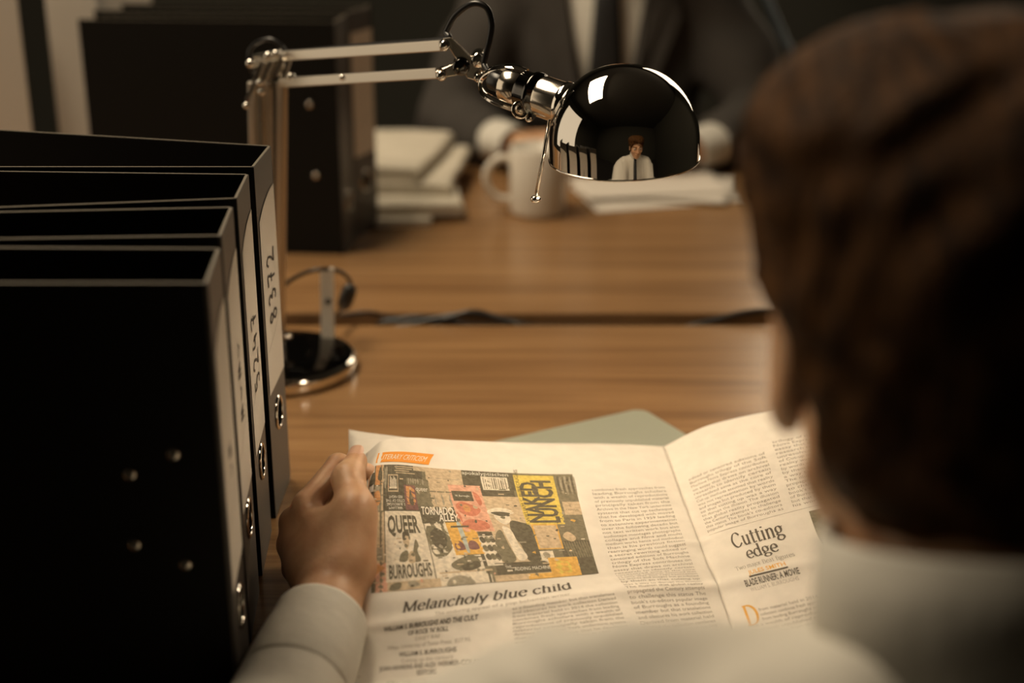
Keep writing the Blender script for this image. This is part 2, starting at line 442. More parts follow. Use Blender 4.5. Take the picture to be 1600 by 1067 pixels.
    if lever:
        # lever arch mechanism riveted inside the near cover
        p = B+nd_*.14-no*.006; bm = bmesh.new()
        q = p+nd_*.06
        add_rod(bm, (p.x, p.y, DESK+.10), (p.x, p.y, DESK+.21), .05, .003, (no.x, no.y, 0))
        for dz in (.115, .195):
            a = Vector((p.x, p.y, DESK+dz)); i3 = Vector((-no.x, -no.y, 0))
            add_tube(bm, catmull([a, a+i3*.03, a+i3*.04+Vector((nd_.x, nd_.y, 0))*.02, a+i3*.03+Vector((nd_.x, nd_.y, 0))*.04], 6), .0018, 8)
        from_bm('lever_mechanism', bm, M_STEEL, t)
    return t
GB = 'row of black lever arch binders at the left'
binder('furthest black binder of the front row, its spine label marked 8372', (-.2085, 1.215), (-.2095, 1.133), (-.495, 1.292), (-.495, 1.133), ink=('8372', .041, .171, .0125), group=GB)
binder('black binder with the spine label 5247, between the 8372 binder and a faintly labelled one', (-.2095, 1.109), (-.2045, 1.030), (-.49, 1.124), (-.487, .985), ink=('5247', .041, .150, .0125), lab=(.105, .290), group=GB)
binder('black binder second from the reader, its spine label turned almost edge-on with faint writing', (-.2030, 1.006), (-.1965, .928), (-.484, .983), (-.480, .912), ink=('~-~-', .041, .165, .012), lab=(.105, .288), group=GB)
binder('nearest black binder at the left edge, its broad front cover studded with four rivets', (-.1915, .899), (-.1845, .822), (-.476, .904), (-.468, .822), hole_z=.073, lab=(.10, .286), ink=('-~', .041, .17, .010),
       rivets=((.030, .2045), (.0590, .1905), (.0285, .1255), (.0605, .1400)), group=GB)

# binders on the far desk: two black ones and two cream ones
GF = 'black binders standing on the far desk'
t = binder('black binder on the far desk behind the lamp arm, two rivets on its broad cover', (-.232, 2.035), (-.240, 1.955), (-.580, 2.035), (-.596, 1.985), h=.328, rivets=((.040, .215), (.036, .115)), hole_z=.07, lab=None, group=GF, lever=False)
t = binder('black binder standing just behind the riveted one, pale label strip down its spine', (-.205, 2.112), (-.232, 2.043), (-.575, 2.140), (-.595, 2.062), h=.331, lab=(.12, .300), hole_z=.08, group=GF, curve=False, lever=False)
GC = 'cream binders on the far desk'
def pale_binder(label, A, B, F, N, h):
    return binder(label, A, B, F, N, h=h, lab=None, hole_z=.09, spine_mat=M_CREAMB, board=M_CREAMB, group=GC, lever=False)
pale_binder('cream binder on the far desk beside the black binders, spine towards the viewer', (-.598, 2.09), (-.672, 2.09), (-.588, 2.37), (-.664, 2.37), .375)
pale_binder('cream binder cut off by the left edge of the photo', (-.688, 2.02), (-.775, 2.00), (-.785, 2.29), (-.870, 2.26), .375)

# ------------------------------------------------------------------ desk lamp
BC = Vector((-.262, 1.500, DESK))
M_SOCK = mat('brushed_nickel', (.66, .60, .52), .16, 1.0)
lamp = thing('desk_lamp', 'chrome balanced-arm desk lamp with a mirror dome shade', 'lamp', BC)
bm = bmesh.new()
add_lathe(bm, [(0, .0004), (.084, .0004), (.0865, .003), (.0868, .013), (.0855, .0168), (.082, .0185)], Matrix.Translation(BC), 64)
o = from_bm('base', bm, M_CHROME, lamp)
bm = bmesh.new()
add_lathe(bm, [(.0822, .0183), (.079, .0196), (.04, .0225), (0, .0235)], Matrix.Translation(BC), 64)
from_bm('base_top', bm, M_DARKCH, o)['label'] = 'dark mirrored top of the round base'
# short upright strap on the base with its screw
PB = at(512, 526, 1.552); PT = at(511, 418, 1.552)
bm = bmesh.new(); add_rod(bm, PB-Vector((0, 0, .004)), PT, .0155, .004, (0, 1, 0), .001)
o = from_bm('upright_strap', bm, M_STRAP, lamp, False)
bm = bmesh.new(); c = at(513, 470, 1.549); add_cyl(bm, c, c+Vector((0, -.004, 0)), .0035, 16, .0008)
from_bm('screw', bm, M_DARKCH, o)
# pivot block on the base
bm = bmesh.new(); pv = BC+Vector((-.010, -.005, .022))
add_box(bm, (pv.x-.017, pv.y-.012, pv.z-.004), (pv.x+.017, pv.y+.012, pv.z+.03), bevel=.003)
add_cyl(bm, pv+Vector((-.026, 0, .02)), pv+Vector((.026, 0, .02)), .005, 16, .001)
from_bm('base_pivot', bm, M_STEEL, lamp, True); 
# lower arm: three square rods
YE = 1.462
for (tx, bx, dy) in ((396, 388, 0.0), (417, 408, .002), (441, 432, 0.0)):
    top = at(tx, 128, YE+dy); 
    bot = Vector((pv.x+(bx-410)*.00055, pv.y+dy, pv.z+.012))
    bm = bmesh.new(); add_rod(bm, bot, top, .0088, .0088, (0.5, 1, 0), .0008)
    from_bm('lower_arm', bm, M_SATIN, lamp, False)
# elbow: crosspieces, links, screws
bm = bmesh.new()
add_rod(bm, at(392, 101, YE-.012), at(446, 86, YE-.004), .006, .007, (0, 0, 1), .0008)
add_rod(bm, at(396, 128, YE+.008), at(452, 120, YE+.008), .010, .020, (0, 0, 1), .002)
add_rod(bm, at(398, 106, YE+.006), at(444, 96, YE+.006), .008, .026, (0, 0, 1), .002)
el = from_bm('elbow_plate', bm, M_STEEL, lamp, False)
for a, b in (((411, 99), (386, 158)), ((424, 98), (411, 128)), ((442, 92), (432, 118)), ((453, 92), (443, 122))):
    bm = bmesh.new(); add_rod(bm, at(*a, YE-.014), at(*b, YE-.014), .0048, .004, (0, 1, 0), .0008)
    from_bm('link', bm, M_SATIN, el, False)
for px, py, r in ((391, 99, .0045), (419, 87, .004), (431, 84, .0038), (406, 129, .0042), (409, 143, .0042), (385, 165, .0035), (455, 120, .0045)):
    bm = bmesh.new(); c = at(px, py, YE-.017); add_ball(bm, c, r, 8); from_bm('screw', bm, M_CHROME, el)
# upper arm: two square rods
J1 = 1.245
bm = bmesh.new(); add_rod(bm, at(438, 88, YE), at(694, 71, J1), .009, .0095, (0, 0, 1), .0009); ua = from_bm('upper_arm', bm, M_SATIN, lamp, False)
bm = bmesh.new(); add_rod(bm, at(442, 129, YE), at(688, 114, J1), .009, .0095, (0, 0, 1), .0009); ub = from_bm('upper_arm', bm, M_SATIN, lamp, False)
Y2 = YE+(J1-YE)*.42
bm = bmesh.new(); add_rod(bm, at(531, 121, Y2-.006), at(556, 119, Y2-.006), .003, .006, (0, 0, 1), .001)
add_ball(bm, at(535, 121, Y2-.008), .003, 8); add_ball(bm, at(543, 119, Y2-.008), .003, 8)
from_bm('clip', bm, M_CHROME, ub)
# knuckle between arm and head
bm = bmesh.new()
def plate(pts, Y, th):
    lo = [bm.verts.new(at(x, y, Y)) for x, y in pts]; hi = [bm.verts.new(at(x, y, Y)+Vector((0, th, 0))) for x, y in pts]
    n = len(pts); fs = [bm.faces.new(lo), bm.faces.new(hi[::-1])]+[bm.faces.new((lo[i], hi[i], hi[(i+1) % n], lo[(i+1) % n])) for i in range(n)]
    bmesh.ops.recalc_face_normals(bm, faces=fs)
    bmesh.ops.bevel(bm, geom=list({e for f in fs for e in f.edges}), offset=.0006, segments=1, affect='EDGES')
plate([(692, 60), (704, 58), (732, 86), (748, 96), (754, 110), (744, 126), (730, 122), (716, 98)], J1-.010, .0022)
plate([(680, 112), (712, 98), (722, 92), (734, 96), (736, 112), (722, 116), (690, 122)], J1-.004, .0022)
plate([(694, 60), (706, 58), (734, 86), (750, 96), (756, 110), (746, 126), (732, 122), (718, 98)], J1+.008, .0022)
kn = from_bm('knuckle_plate', bm, M_STEEL, lamp, False)
for px, py, r, dark in ((695, 69, .0045, 0), (721, 102, .0075, 1), (748, 92, .0065, 0), (690, 116, .0042, 0), (748, 119, .0040, 0)):
    bm = bmesh.new(); c = at(px, py, J1-.010); add_cyl(bm, c+Vector((0, .02, 0)), c+Vector((0, -.006, -.001)), r, 20, .0015)
    from_bm('knob' if dark else 'screw', bm, M_DARKCH if dark else M_CHROME, kn)
# head: fork, socket, clamp, shade
YS, YH = 1.12, 1.215
def hp(px, py, f): return at(px, py, YH+(YS-YH)*f)
axA = hp(786, 131, .30); axB = hp(884, 163, .66); ax = (axB-axA)
bm = bmesh.new()
fk = [hp(822, 112, .40), hp(800, 105, .33), hp(776, 107, .22), hp(757, 117, .12), hp(750, 130, .10), hp(756, 146, .12), hp(776, 159, .22), hp(800, 168, .33), hp(820, 175, .42)]
fk = catmull(fk, 6)
add_strip(bm, fk, .0095, .0034, (0, 1, .2))
auto_smooth(from_bm('fork', bm, M_CHROME, lamp), 40)
bm = bmesh.new(); add_cyl(bm, hp(766, 124, .2), hp(796, 134, .34), .0085, 24, .003); from_bm('cord_inlet', bm, M_BLACKPL, lamp)
bm = bmesh.new(); p0 = hp(787, 131, .30); p1 = hp(816, 140, .40); p2 = hp(846, 150, .52)
add_cyl(bm, p0, p1+(p1-p0)*.2, .0142, 40, .002)
add_lathe(bm, [(.0165, 0), (.0172, .002), (.0172, (axB-p2).length*1.25)], axis_matrix(p2, axB-p2), 40)
so = from_bm('socket', bm, M_SOCK, lamp)
bm = bmesh.new(); L = (p2-p1).length
add_lathe(bm, [(0, 0), (.0148, 0), (.0162, .001), (.0162, L*.55), (.0182, L*.6), (.0182, L*.82), (.0160, L*.84), (.0160, L+.003), (0, L+.003)], axis_matrix(p1, p2-p1), 40)
cl = from_bm('clamp_ring', bm, M_DARKCH, lamp)
bm = bmesh.new(); c = hp(813, 167, .42)+Vector((0, -.012, 0)); add_torus(bm, c, Vector((.25, -1, .3)), .0062, .0017, 24, 8); add_ball(bm, c+Vector((0, .003, 0)), .0045, 8)
from_bm('wing_nut', bm, M_CHROME, cl)
bm = bmesh.new(); plate([(815, 176), (835, 168), (842, 176), (832, 190), (824, 191)], hp(826, 182, .46).y-.006, .010); from_bm('lug', bm, M_DARKCH, cl, False)
bm = bmesh.new(); add_ball(bm, hp(826, 183, .46)+Vector((0, -.007, 0)), .003, 8); from_bm('screw', bm, M_CHROME, cl)
# dome shade, slightly tilted
SC = at(975, 245, YS); SR = .0600
TM = Matrix.Translation(SC) @ Euler((math.radians(4), math.radians(-2.2), 0)).to_matrix().to_4x4()
prof = [(SR-.0004, -.0022), (SR, -.001), (SR, .0)]+[(SR, .014*i/4) for i in range(1, 5)]
prof += [(SR*math.cos(a), .014+SR*math.sin(a)) for a in [PI/2*i/36 for i in range(1, 36)]]+[(0, .014+SR)]
inner = [(0, .014+SR-.0012)]+[((SR-.0012)*math.cos(a), .014+(SR-.0012)*math.sin(a)) for a in [PI/2*i/24 for i in range(23, -1, -1)]]+[(SR-.0012, -.0018), (SR-.0004, -.0022)]
bm = bmesh.new(); add_lathe(bm, prof, TM, 128); sh = from_bm('dome_shade', bm, M_SHADE, lamp)
bm = bmesh.new(); add_lathe(bm, inner, TM, 96); from_bm('shade_lining', bm, mat('white_enamel', (.75, .72, .66), .4), sh)
bm = bmesh.new(); add_torus(bm, TM @ Vector((0, 0, -.0012)), TM.to_3x3() @ Vector((0, 0, 1)), SR-.0003, .0010, 96, 8); from_bm('shade_rim', bm, M_CHROME, sh)
bm = bmesh.new(); nk = axB-(SC-axB).normalized()*.001
add_cyl(bm, axB-ax.normalized()*.004, axB+ax.normalized()*.006, .0185, 40, .002); from_bm('neck_collar', bm, M_CHROME, sh)
# handle rod with ball end
r0 = hp(860, 178, .62)+Vector((0, -.004, 0)); r1 = at(837, 311, r0.y-.01)
bm = bmesh.new(); add_tube(bm, [r0, r1], .0017, 10); hr = from_bm('handle_rod', bm, M_STEEL, lamp)
bm = bmesh.new(); add_ball(bm, r1, .0044, 10, (1, 1, .75)); from_bm('rod_end', bm, M_CHROME, hr)
# bulb inside the shade, and its light
bm = bmesh.new(); bc = TM @ Vector((0, 0, .022)); add_ball(bm, bc, .024, 14); add_cyl(bm, bc+Vector((-.012, 0, .012)), bc+Vector((-.030, 0, .024)), .011, 20)
mb = mat('lamp_bulb', (.9, .85, .75), .3); pb = mb.node_tree.nodes['Principled BSDF']
pb.inputs['Emission Color'].default_value = (1, .83, .60, 1); pb.inputs['Emission Strength'].default_value = BULB
from_bm('bulb', bm, mb, lamp)
# cord loops
def cord(pts, r=.0024, name='cord'):
    bm = bmesh.new(); add_tube(bm, catmull(pts, 8), r, 10); return from_bm(name, bm, M_CORD, lamp)
cord([at(441, 90, YE-.004), at(446, 84, YE-.005), at(440, 72, YE-.004), at(424, 62, YE), at(405, 65, YE+.004), at(392, 76, YE+.006), at(389, 92, YE+.008), at(394, 112, YE+.012)], .0022)
cord([at(450, 83, YE+.010), at(560, 72, 1.372), at(690, 62, J1+.006), at(697, 50, J1+.004), at(712, 24, J1), at(738, 6, J1-.008), at(760, 12, J1-.014), at(768, 36, J1-.016), at(765, 62, J1-.018), at(758, 90, J1-.020), at(757, 104, J1-.022), at(767, 119, 1.200)], .0027)
# cord from the base, round the strap, to the inline switch and into the gap
sw0, sw1 = at(549, 446, 1.585), at(535, 482, 1.600)
cord([pv+Vector((0, .01, .01)), at(425, 470, 1.55), at(446, 444, 1.548), at(475, 427, 1.546), at(500, 421, 1.546), at(520, 421, 1.556), at(536, 427, 1.566), at(545, 436, 1.578), sw0], .0024)
bm = bmesh.new(); add_tube(bm, [sw0, sw0.lerp(sw1, .15), sw0.lerp(sw1, .5), sw0.lerp(sw1, .85), sw1], [.004, .0085, .0095, .0085, .004], 12)
from_bm('cord_switch', bm, M_BLACKPL, lamp)
cord([sw1, at(530, 492, 1.622), D(-.180, 1.681, .007), D(-.150, 1.6930, -.003), D(-.06, 1.6938, -.014), D(.3, 1.6938, -.018)], .0024)

# ------------------------------------------------------------------ mug
MC = D(.0405, 2.19, 0)
mug = thing('coffee_mug', 'plain off-white mug on the far desk, handle to the left', 'mug', MC)
R = .0445; HM = .108
bm = bmesh.new()
add_lathe(bm, [(0, .004), (R-.006, .003), (R-.004, .0006), (R-.001, .003), (R, .008), (R, HM-.002), (R-.0012, HM), (R-.0035, HM-.001), (R-.004, .010), (R-.010, .0065), (0, .006)], Matrix.Translation(MC), 56)
from_bm('mug_body', bm, M_MUG, mug)
bm = bmesh.new()
hd = catmull([MC+Vector((-R+.003, -.002, .085)), MC+Vector((-R-.014, -.004, .090)), MC+Vector((-R-.033, -.006, .074)), MC+Vector((-R-.036, -.006, .050)), MC+Vector((-R-.022, -.004, .028)), MC+Vector((-R+.003, -.002, .022))], 8)
add_tube(bm, hd, .0062, 14); from_bm('handle', bm, M_MUG, mug)
bm = bmesh.new(); add_lathe(bm, [(0, .082), (R-.0042, .082)], Matrix.Translation(MC), 48); from_bm('coffee', bm, M_COFFEE, mug)

# ------------------------------------------------------------------ papers in front of the far man
def sheet(name, corners, z, label, cat, group=None, m=None, th=.0006, wob=.0015, seed=0, nu=14, nv=10):
    r = np.random.default_rng(seed); bm = bmesh.new()
    c = [Vector((x, y, 0)) for x, y in corners]     # four corners in plan, counter clockwise
    ph = r.uniform(0, 6, 4)
    def P(u, v):
        p = (c[0]*(1-u)+c[1]*u)*(1-v)+(c[3]*(1-u)+c[2]*u)*v
        p.z = DESK+z+wob*(1+math.sin(3.1*u+ph[0])*math.cos(2.3*v+ph[1]))
        return p
    top = [[bm.verts.new(P(i/nu, j/nv)+Vector((0, 0, th))) for i in range(nu+1)] for j in range(nv+1)]
    bot = [[bm.verts.new(P(i/nu, j/nv)) for i in range(nu+1)] for j in range(nv+1)]
    for j in range(nv):
        for i in range(nu):
            bm.faces.new((top[j][i], top[j][i+1], top[j+1][i+1], top[j+1][i])); bm.faces.new((bot[j][i], bot[j+1][i], bot[j+1][i+1], bot[j][i+1]))
    for a, b in [((j, 0), (j+1, 0)) for j in range(nv)]+[((j, nu), (j+1, nu)) for j in range(nv)]+[((0, i), (0, i+1)) for i in range(nu)]+[((nv, i), (nv, i+1)) for i in range(nu)]:
        bm.faces.new((top[a[0]][a[1]], top[b[0]][b[1]], bot[b[0]][b[1]], bot[a[0]][a[1]]))
    bmesh.ops.recalc_face_normals(bm, faces=bm.faces)
    o = from_bm(name, bm, m or M_WHITE); tag(o, label, cat, group); return o
GP = 'loose sheets in front of the man in the suit'
sheet('paper_sheet', [(.135, 2.185), (.385, 2.265), (.350, 2.43), (.098, 2.36)], .0005, 'lowest white sheet of the loose papers beside the mug', 'paper', GP, seed=1)
sheet('paper_sheet', [(.105, 2.29), (.345, 2.225), (.39, 2.40), (.150, 2.46)], .0045, 'middle white sheet of the loose papers beside the mug, turned askew', 'paper', GP, seed=2)
sheet('paper_sheet', [(.125, 2.24), (.375, 2.285), (.345, 2.43), (.095, 2.385)], .0085, 'topmost white sheet of the loose papers beside the mug', 'paper', GP, seed=3)

# ------------------------------------------------------------------ stack of folded newspapers
def folded_paper(label, cx, cy, rot, wx, wy, z, th, seed, group='folded newspapers stacked on the far desk'):
    """fold runs along the right short side (+x); loose page edges at the left"""
    n = 5; bm = bmesh.new(); r = np.random.default_rng(seed)
    M = Matrix.Translation((cx, cy, DESK+z)) @ Matrix.Rotation(rot, 4, 'Z')
    prof = [(-wx/2, 0), (wx/2-th/2, 0)]+[(wx/2-th/2+th/2*math.sin(a), th/2-th/2*math.cos(a)) for a in [PI*k/8 for k in range(1, 8)]]+[(wx/2-th/2, th), (0, th*1.06), (-wx/2, th*.92)]
    ys = np.linspace(-wy/2, wy/2, n); rows = []
    for j, y in enumerate(ys):
        dx = r.normal(0, .0012); rows.append([bm.verts.new(M @ Vector((x+dx, y, zz*(1+.03*math.sin(4*y*9+seed))))) for x, zz in prof])
    k = len(prof)
    for a, b in zip(rows[:-1], rows[1:]):
        for i in range(k): bm.faces.new((a[i], a[(i+1) % k], b[(i+1) % k], b[i]))
    bm.faces.new(rows[0][::-1]); bm.faces.new(rows[-1]); bmesh.ops.recalc_face_normals(bm, faces=bm.faces)
    t = thing('folded_newspaper', label, 'newspaper', (cx, cy, DESK+z), 0, group)
    auto_smooth(from_bm('folded_pages', bm, M_PAPER2, t), 40)
    # the inner section tucked in the fold, and grey print on the upper face
    bm = bmesh.new()
    add_box(bm, (-wx/2-.006, -wy/2+.004, th*.30), (wx/2-th*.55, wy/2-.004, th*.70), bevel=.0006, M=M)
    from_bm('inner_section', bm, M_PAPER2, t, False)
    return t
folded_paper('thin folded newspaper at the bottom of the stack, nearly hidden', -.213, 2.225, math.radians(2), .17, .24, .0003, .0100, 1)
folded_paper('folded newspaper second from the bottom of the stack, longest to the right', -.180, 2.265, math.radians(6), .185, .28, .0112, .0170, 2)
folded_paper('folded newspaper second from the top of the stack, slanting away to the right', -.172, 2.335, math.radians(-5), .175, .29, .0292, .0170, 3)
folded_paper('folded newspaper on top of the stack with a rounded fold', -.205, 2.350, math.radians(-9), .165, .29, .0472, .0230, 4)

# ------------------------------------------------------------------ grey-green folder under the newspaper
fd = thing('document_folder', 'grey-green folder lying under the open newspaper', 'folder', D(.02, 1.2, 0))
c0 = Vector((.136, 1.378)); ex = Vector((-.872, -.489)); ey = Vector((.455, -.890)); ey = Vector((.489, -.872))
def rrect(lx, ly, r, n=6):
    out = []
    for cx, cy, a0 in ((lx-r, ly-r, 0), (r, ly-r, 90), (r, r, 180), (lx-r, r, 270)):
        for k in range(n+1):
            a = math.radians(a0+90*k/n); out.append((cx+r*math.cos(a), cy+r*math.sin(a)))
    return out
for nm, z0, z1, ins in (('lower_cover', .0003, .0014, 0), ('sheets', .0015, .0030, .004), ('upper_cover', .0031, .0042, 0)):
    bm = bmesh.new()
    pts = [c0+ex*(x*(1-ins*4)+ins*.6)+ey*(y*(1-ins*4)+ins*.6) for x, y in rrect(.235, .32, .014)]
    poly_prism(bm, pts, DESK+z0, DESK+z1); bmesh.ops.recalc_face_normals(bm, faces=bm.faces)
    from_bm(nm, bm, M_WHITE if nm == 'sheets' else M_FOLDER, fd, False)

# ------------------------------------------------------------------ the open newspaper
PW, PH = .28, .36
def page_surface(us, vs, px, zz):
    """control grid px[v][u] -> smooth surface through the grid (cubic along u and v)"""
    C = [[at_z(px[j][i][0], px[j][i][1], zz[j][i]) for i in range(len(us))] for j in range(len(vs))]
    def cm(ts, Ps, t):
        i = 0
        while i < len(ts)-2 and t > ts[i+1]: i += 1
        h = ts[i+1]-ts[i]; s = (t-ts[i])/h
        d = lambda k: (Ps[min(k+1, len(Ps)-1)]-Ps[max(k-1, 0)])/(ts[min(k+1, len(Ps)-1)]-ts[max(k-1, 0)])
        m0, m1 = d(i)*h, d(i+1)*h
        return Ps[i]*(2*s**3-3*s**2+1)+m0*(s**3-2*s**2+s)+Ps[i+1]*(-2*s**3+3*s**2)+m1*(s**3-s**2)
    def S(u, v):
        return cm(vs, [cm(us, C[j], u) for j in range(len(vs))], v)
    return S
def crinkle(u, v):
    return (.0030*math.exp(-((v-.635)/.022)**2)*(.3+.7*u)+.0010*math.sin(9*u+5*v)*math.sin(7*v+2*u)
            +.0016*math.exp(-((v-.30-.12*u)/.012)**2)*max(0, (u-.82)/.18))
VS = [0, .1, .5, .6, .8, 1.0]
S_left0 = page_surface([0, .06, .33, .66, 1.0], VS,
    [[(572, 708), (602, 686), (715, 688), (885, 692), (1037, 698)],
     [(566, 745), (590, 729), (690, 733), (893, 742), (1052, 738)],
     [(556, 925), (585, 924), (742, 911), (934, 893), (1105, 880)],
     [(553, 968), (582, 965), (735, 944), (945, 913), (1117, 905)],
     [(550, 1050), (582, 1047), (730, 1033), (985, 1005), (1146, 985)],
     [(556, 1140), (590, 1138), (745, 1130), (1010, 1095), (1175, 1065)]],
    [[.074, .088, .068, .046, .036], [.078, .088, .068, .046, .034], [.044, .050, .040, .028, .020], [.034, .040, .034, .026, .017], [.018, .020, .020, .016, .010], [.009, .010, .012, .010, .006]])
S_right0 = page_surface([0, .2, .42, .7, 1.0], VS,
    [[(1037, 698), (1112, 664), (1220, 638), (1350, 618), (1500, 606)],
     [(1052, 738), (1130, 706), (1242, 676), (1372, 655), (1518, 642)],
     [(1105, 880), (1184, 854), (1292, 826), (1432, 800), (1582, 785)],
     [(1117, 905), (1198, 883), (1308, 856), (1448, 828), (1600, 812)],
     [(1146, 985), (1234, 967), (1345, 942), (1490, 915), (1640, 900)],
     [(1175, 1065), (1266, 1047), (1380, 1022), (1525, 1000), (1680, 985)]],
    [[.036, .056, .074, .095, .118], [.034, .053, .071, .092, .115], [.020, .036, .052, .074, .098], [.017, .032, .048, .070, .094], [.010, .024, .040, .060, .084], [.006, .018, .034, .052, .075]])
def with_crinkle(S0, flip):
    def S(u, v, off=0.0):
        p = S0(u, v); e = 1e-3
        n = (S0(min(u+e, 1), v)-S0(max(u-e, 0), v)).cross(S0(u, max(v-e, 0))-S0(u, min(v+e, 1))).normalized()
        if n.z < 0: n = -n
        uu = 1-u if flip else u
        return p+n*(crinkle(uu, v)+off)
    return S
S_L, S_R = with_crinkle(S_left0, False), with_crinkle(S_right0, True)
def sheet_mesh(S, nu, nv, th=.0009, umin=0.0):
    bm = bmesh.new()
    top = [[bm.verts.new(S(umin+(1-umin)*i/nu, j/nv)) for i in range(nu+1)] for j in range(nv+1)]
    bot = [[bm.verts.new(S(umin+(1-umin)*i/nu, j/nv, -th)) for i in range(nu+1)] for j in range(nv+1)]
    for j in range(nv):
        for i in range(nu):
            bm.faces.new((top[j][i], top[j+1][i], top[j+1][i+1], top[j][i+1])); bm.faces.new((bot[j][i], bot[j][i+1], bot[j+1][i+1], bot[j+1][i]))
    rim = [(0, i) for i in range(nu)]+[(j, nu) for j in range(nv)]+[(nv, nu-i) for i in range(nu)]+[(nv-j, 0) for j in range(nv)]
    for a, b in zip(rim, rim[1:]+rim[:1]):
        bm.faces.new((top[a[0]][a[1]], top[b[0]][b[1]], bot[b[0]][b[1]], bot[a[0]][a[1]]))
    bmesh.ops.recalc_face_normals(bm, faces=bm.faces); return bm
np_root = thing('newspaper', 'open newspaper held up by the reader, headline Melancholy blue child', 'newspaper', D(.13, 1.08, 0))
pl = from_bm('left_page', sheet_mesh(S_L, 100, 130), M_PAPER, np_root)
pr = from_bm('right_page', sheet_mesh(S_R, 80, 130), M_PAPER, np_root)
# the page beneath, whose corner sticks out at the upper left
S_under0 = page_surface([0, .06, .33, .66, 1.0], VS,
    [[(545, 671), (575, 676), (690, 689), (885, 694), (1037, 700)],
     [(545, 715), (572, 722), (690, 735), (893, 744), (1052, 740)],
     [(546, 925), (575, 924), (742, 913), (934, 895), (1105, 882)],
     [(546, 968), (575, 965), (735, 946), (945, 915), (1117, 907)],
     [(549, 1048), (580, 1047), (730, 1035), (985, 1007), (1146, 987)],
     [(556, 1140), (590, 1138), (745, 1132), (1010, 1097), (1175, 1067)]],
    [[.060, .062, .056, .040, .033], [.060, .060, .056, .040, .030], [.034, .036, .032, .023, .016], [.026, .028, .026, .021, .013], [.012, .013, .014, .011, .007], [.005, .006, .008, .006, .003]])
pu = from_bm('page_beneath', sheet_mesh(with_crinkle(S_under0, False), 36, 40, .0005), M_PAPER, np_root)

# ---- print: every printed mark is laid on the page surface
def ink(name, c, rough=.7): return mat(name, c, rough, spec=.2)
I_BODY = ink('grey_print', (.34, .30, .25)); I_HEAD = ink('headline_print', (.115, .095, .072)); I_ORANGE = ink('orange_print', (.72, .27, .035))
I_PALE = ink('pale_print', (.74, .69, .60)); I_LIGHT = ink('light_grey_print', (.42, .375, .32)); I_YORANGE = ink('amber_print', (.72, .38, .08))
def on_page(S, u0=0.0):
    return lambda x, y, off=.0004: S(min(max(x/PW, 0), 1), min(max(y/PH, 0), 1), off)     # x right, y down, metres on the page
PL, PR = on_page(S_L), on_page(S_R)

_fc = bpy.data.curves.new('lettering', 'FONT'); _fo = bpy.data.objects.new('lettering', _fc); COL.objects.link(_fo)
_cache = {}
def text_geo(s, bold=0.0, shear=0.0):
    k = (s, bold, shear)
    if k not in _cache:
        _fc.body = s; _fc.size = 1.0; _fc.resolution_u = 2; _fc.offset = bold; _fc.shear = shear; _fc.fill_mode = 'FRONT'
        bpy.context.view_layer.update()
        dg = bpy.context.evaluated_depsgraph_get(); ev = _fo.evaluated_get(dg)
        me = ev.to_mesh()
        V = [(v.co.x, v.co.y) for v in me.vertices]; F = [tuple(p.vertices) for p in me.polygons]
        ev.to_mesh_clear(); _cache[k] = (V, F)
    return _cache[k]
def put_text(bm, P, s, x, y, size, align='L', width=None, bold=0.0, shear=0.0, sx=1.0, rot=0, off=.00022):
    """baseline start x,y (page metres, y down); width stretches the line to that length; rot 90 reads upwards"""
    V, F = text_geo(s, bold, shear)
    if not V: return
    x0 = min(v[0] for v in V); x1 = max(v[0] for v in V)
    k = size*sx
    if width: k = width/(x1-x0)
    Lw = (x1-x0)*k
    ox = {'L': 0, 'C': -Lw/2, 'R': -Lw}[align]
    vs = []
    for vx, vy in V:
        a = ox+(vx-x0)*k; b = vy*size
        if rot == 90: X, Y = x-b, y-a
        elif rot == 180: X, Y = x-a, y+b
        else: X, Y = x+a, y-b
        vs.append(bm.verts.new(P(X, Y, off)))
    for f in F:
        try: bm.faces.new([vs[i] for i in f])
        except ValueError: pass

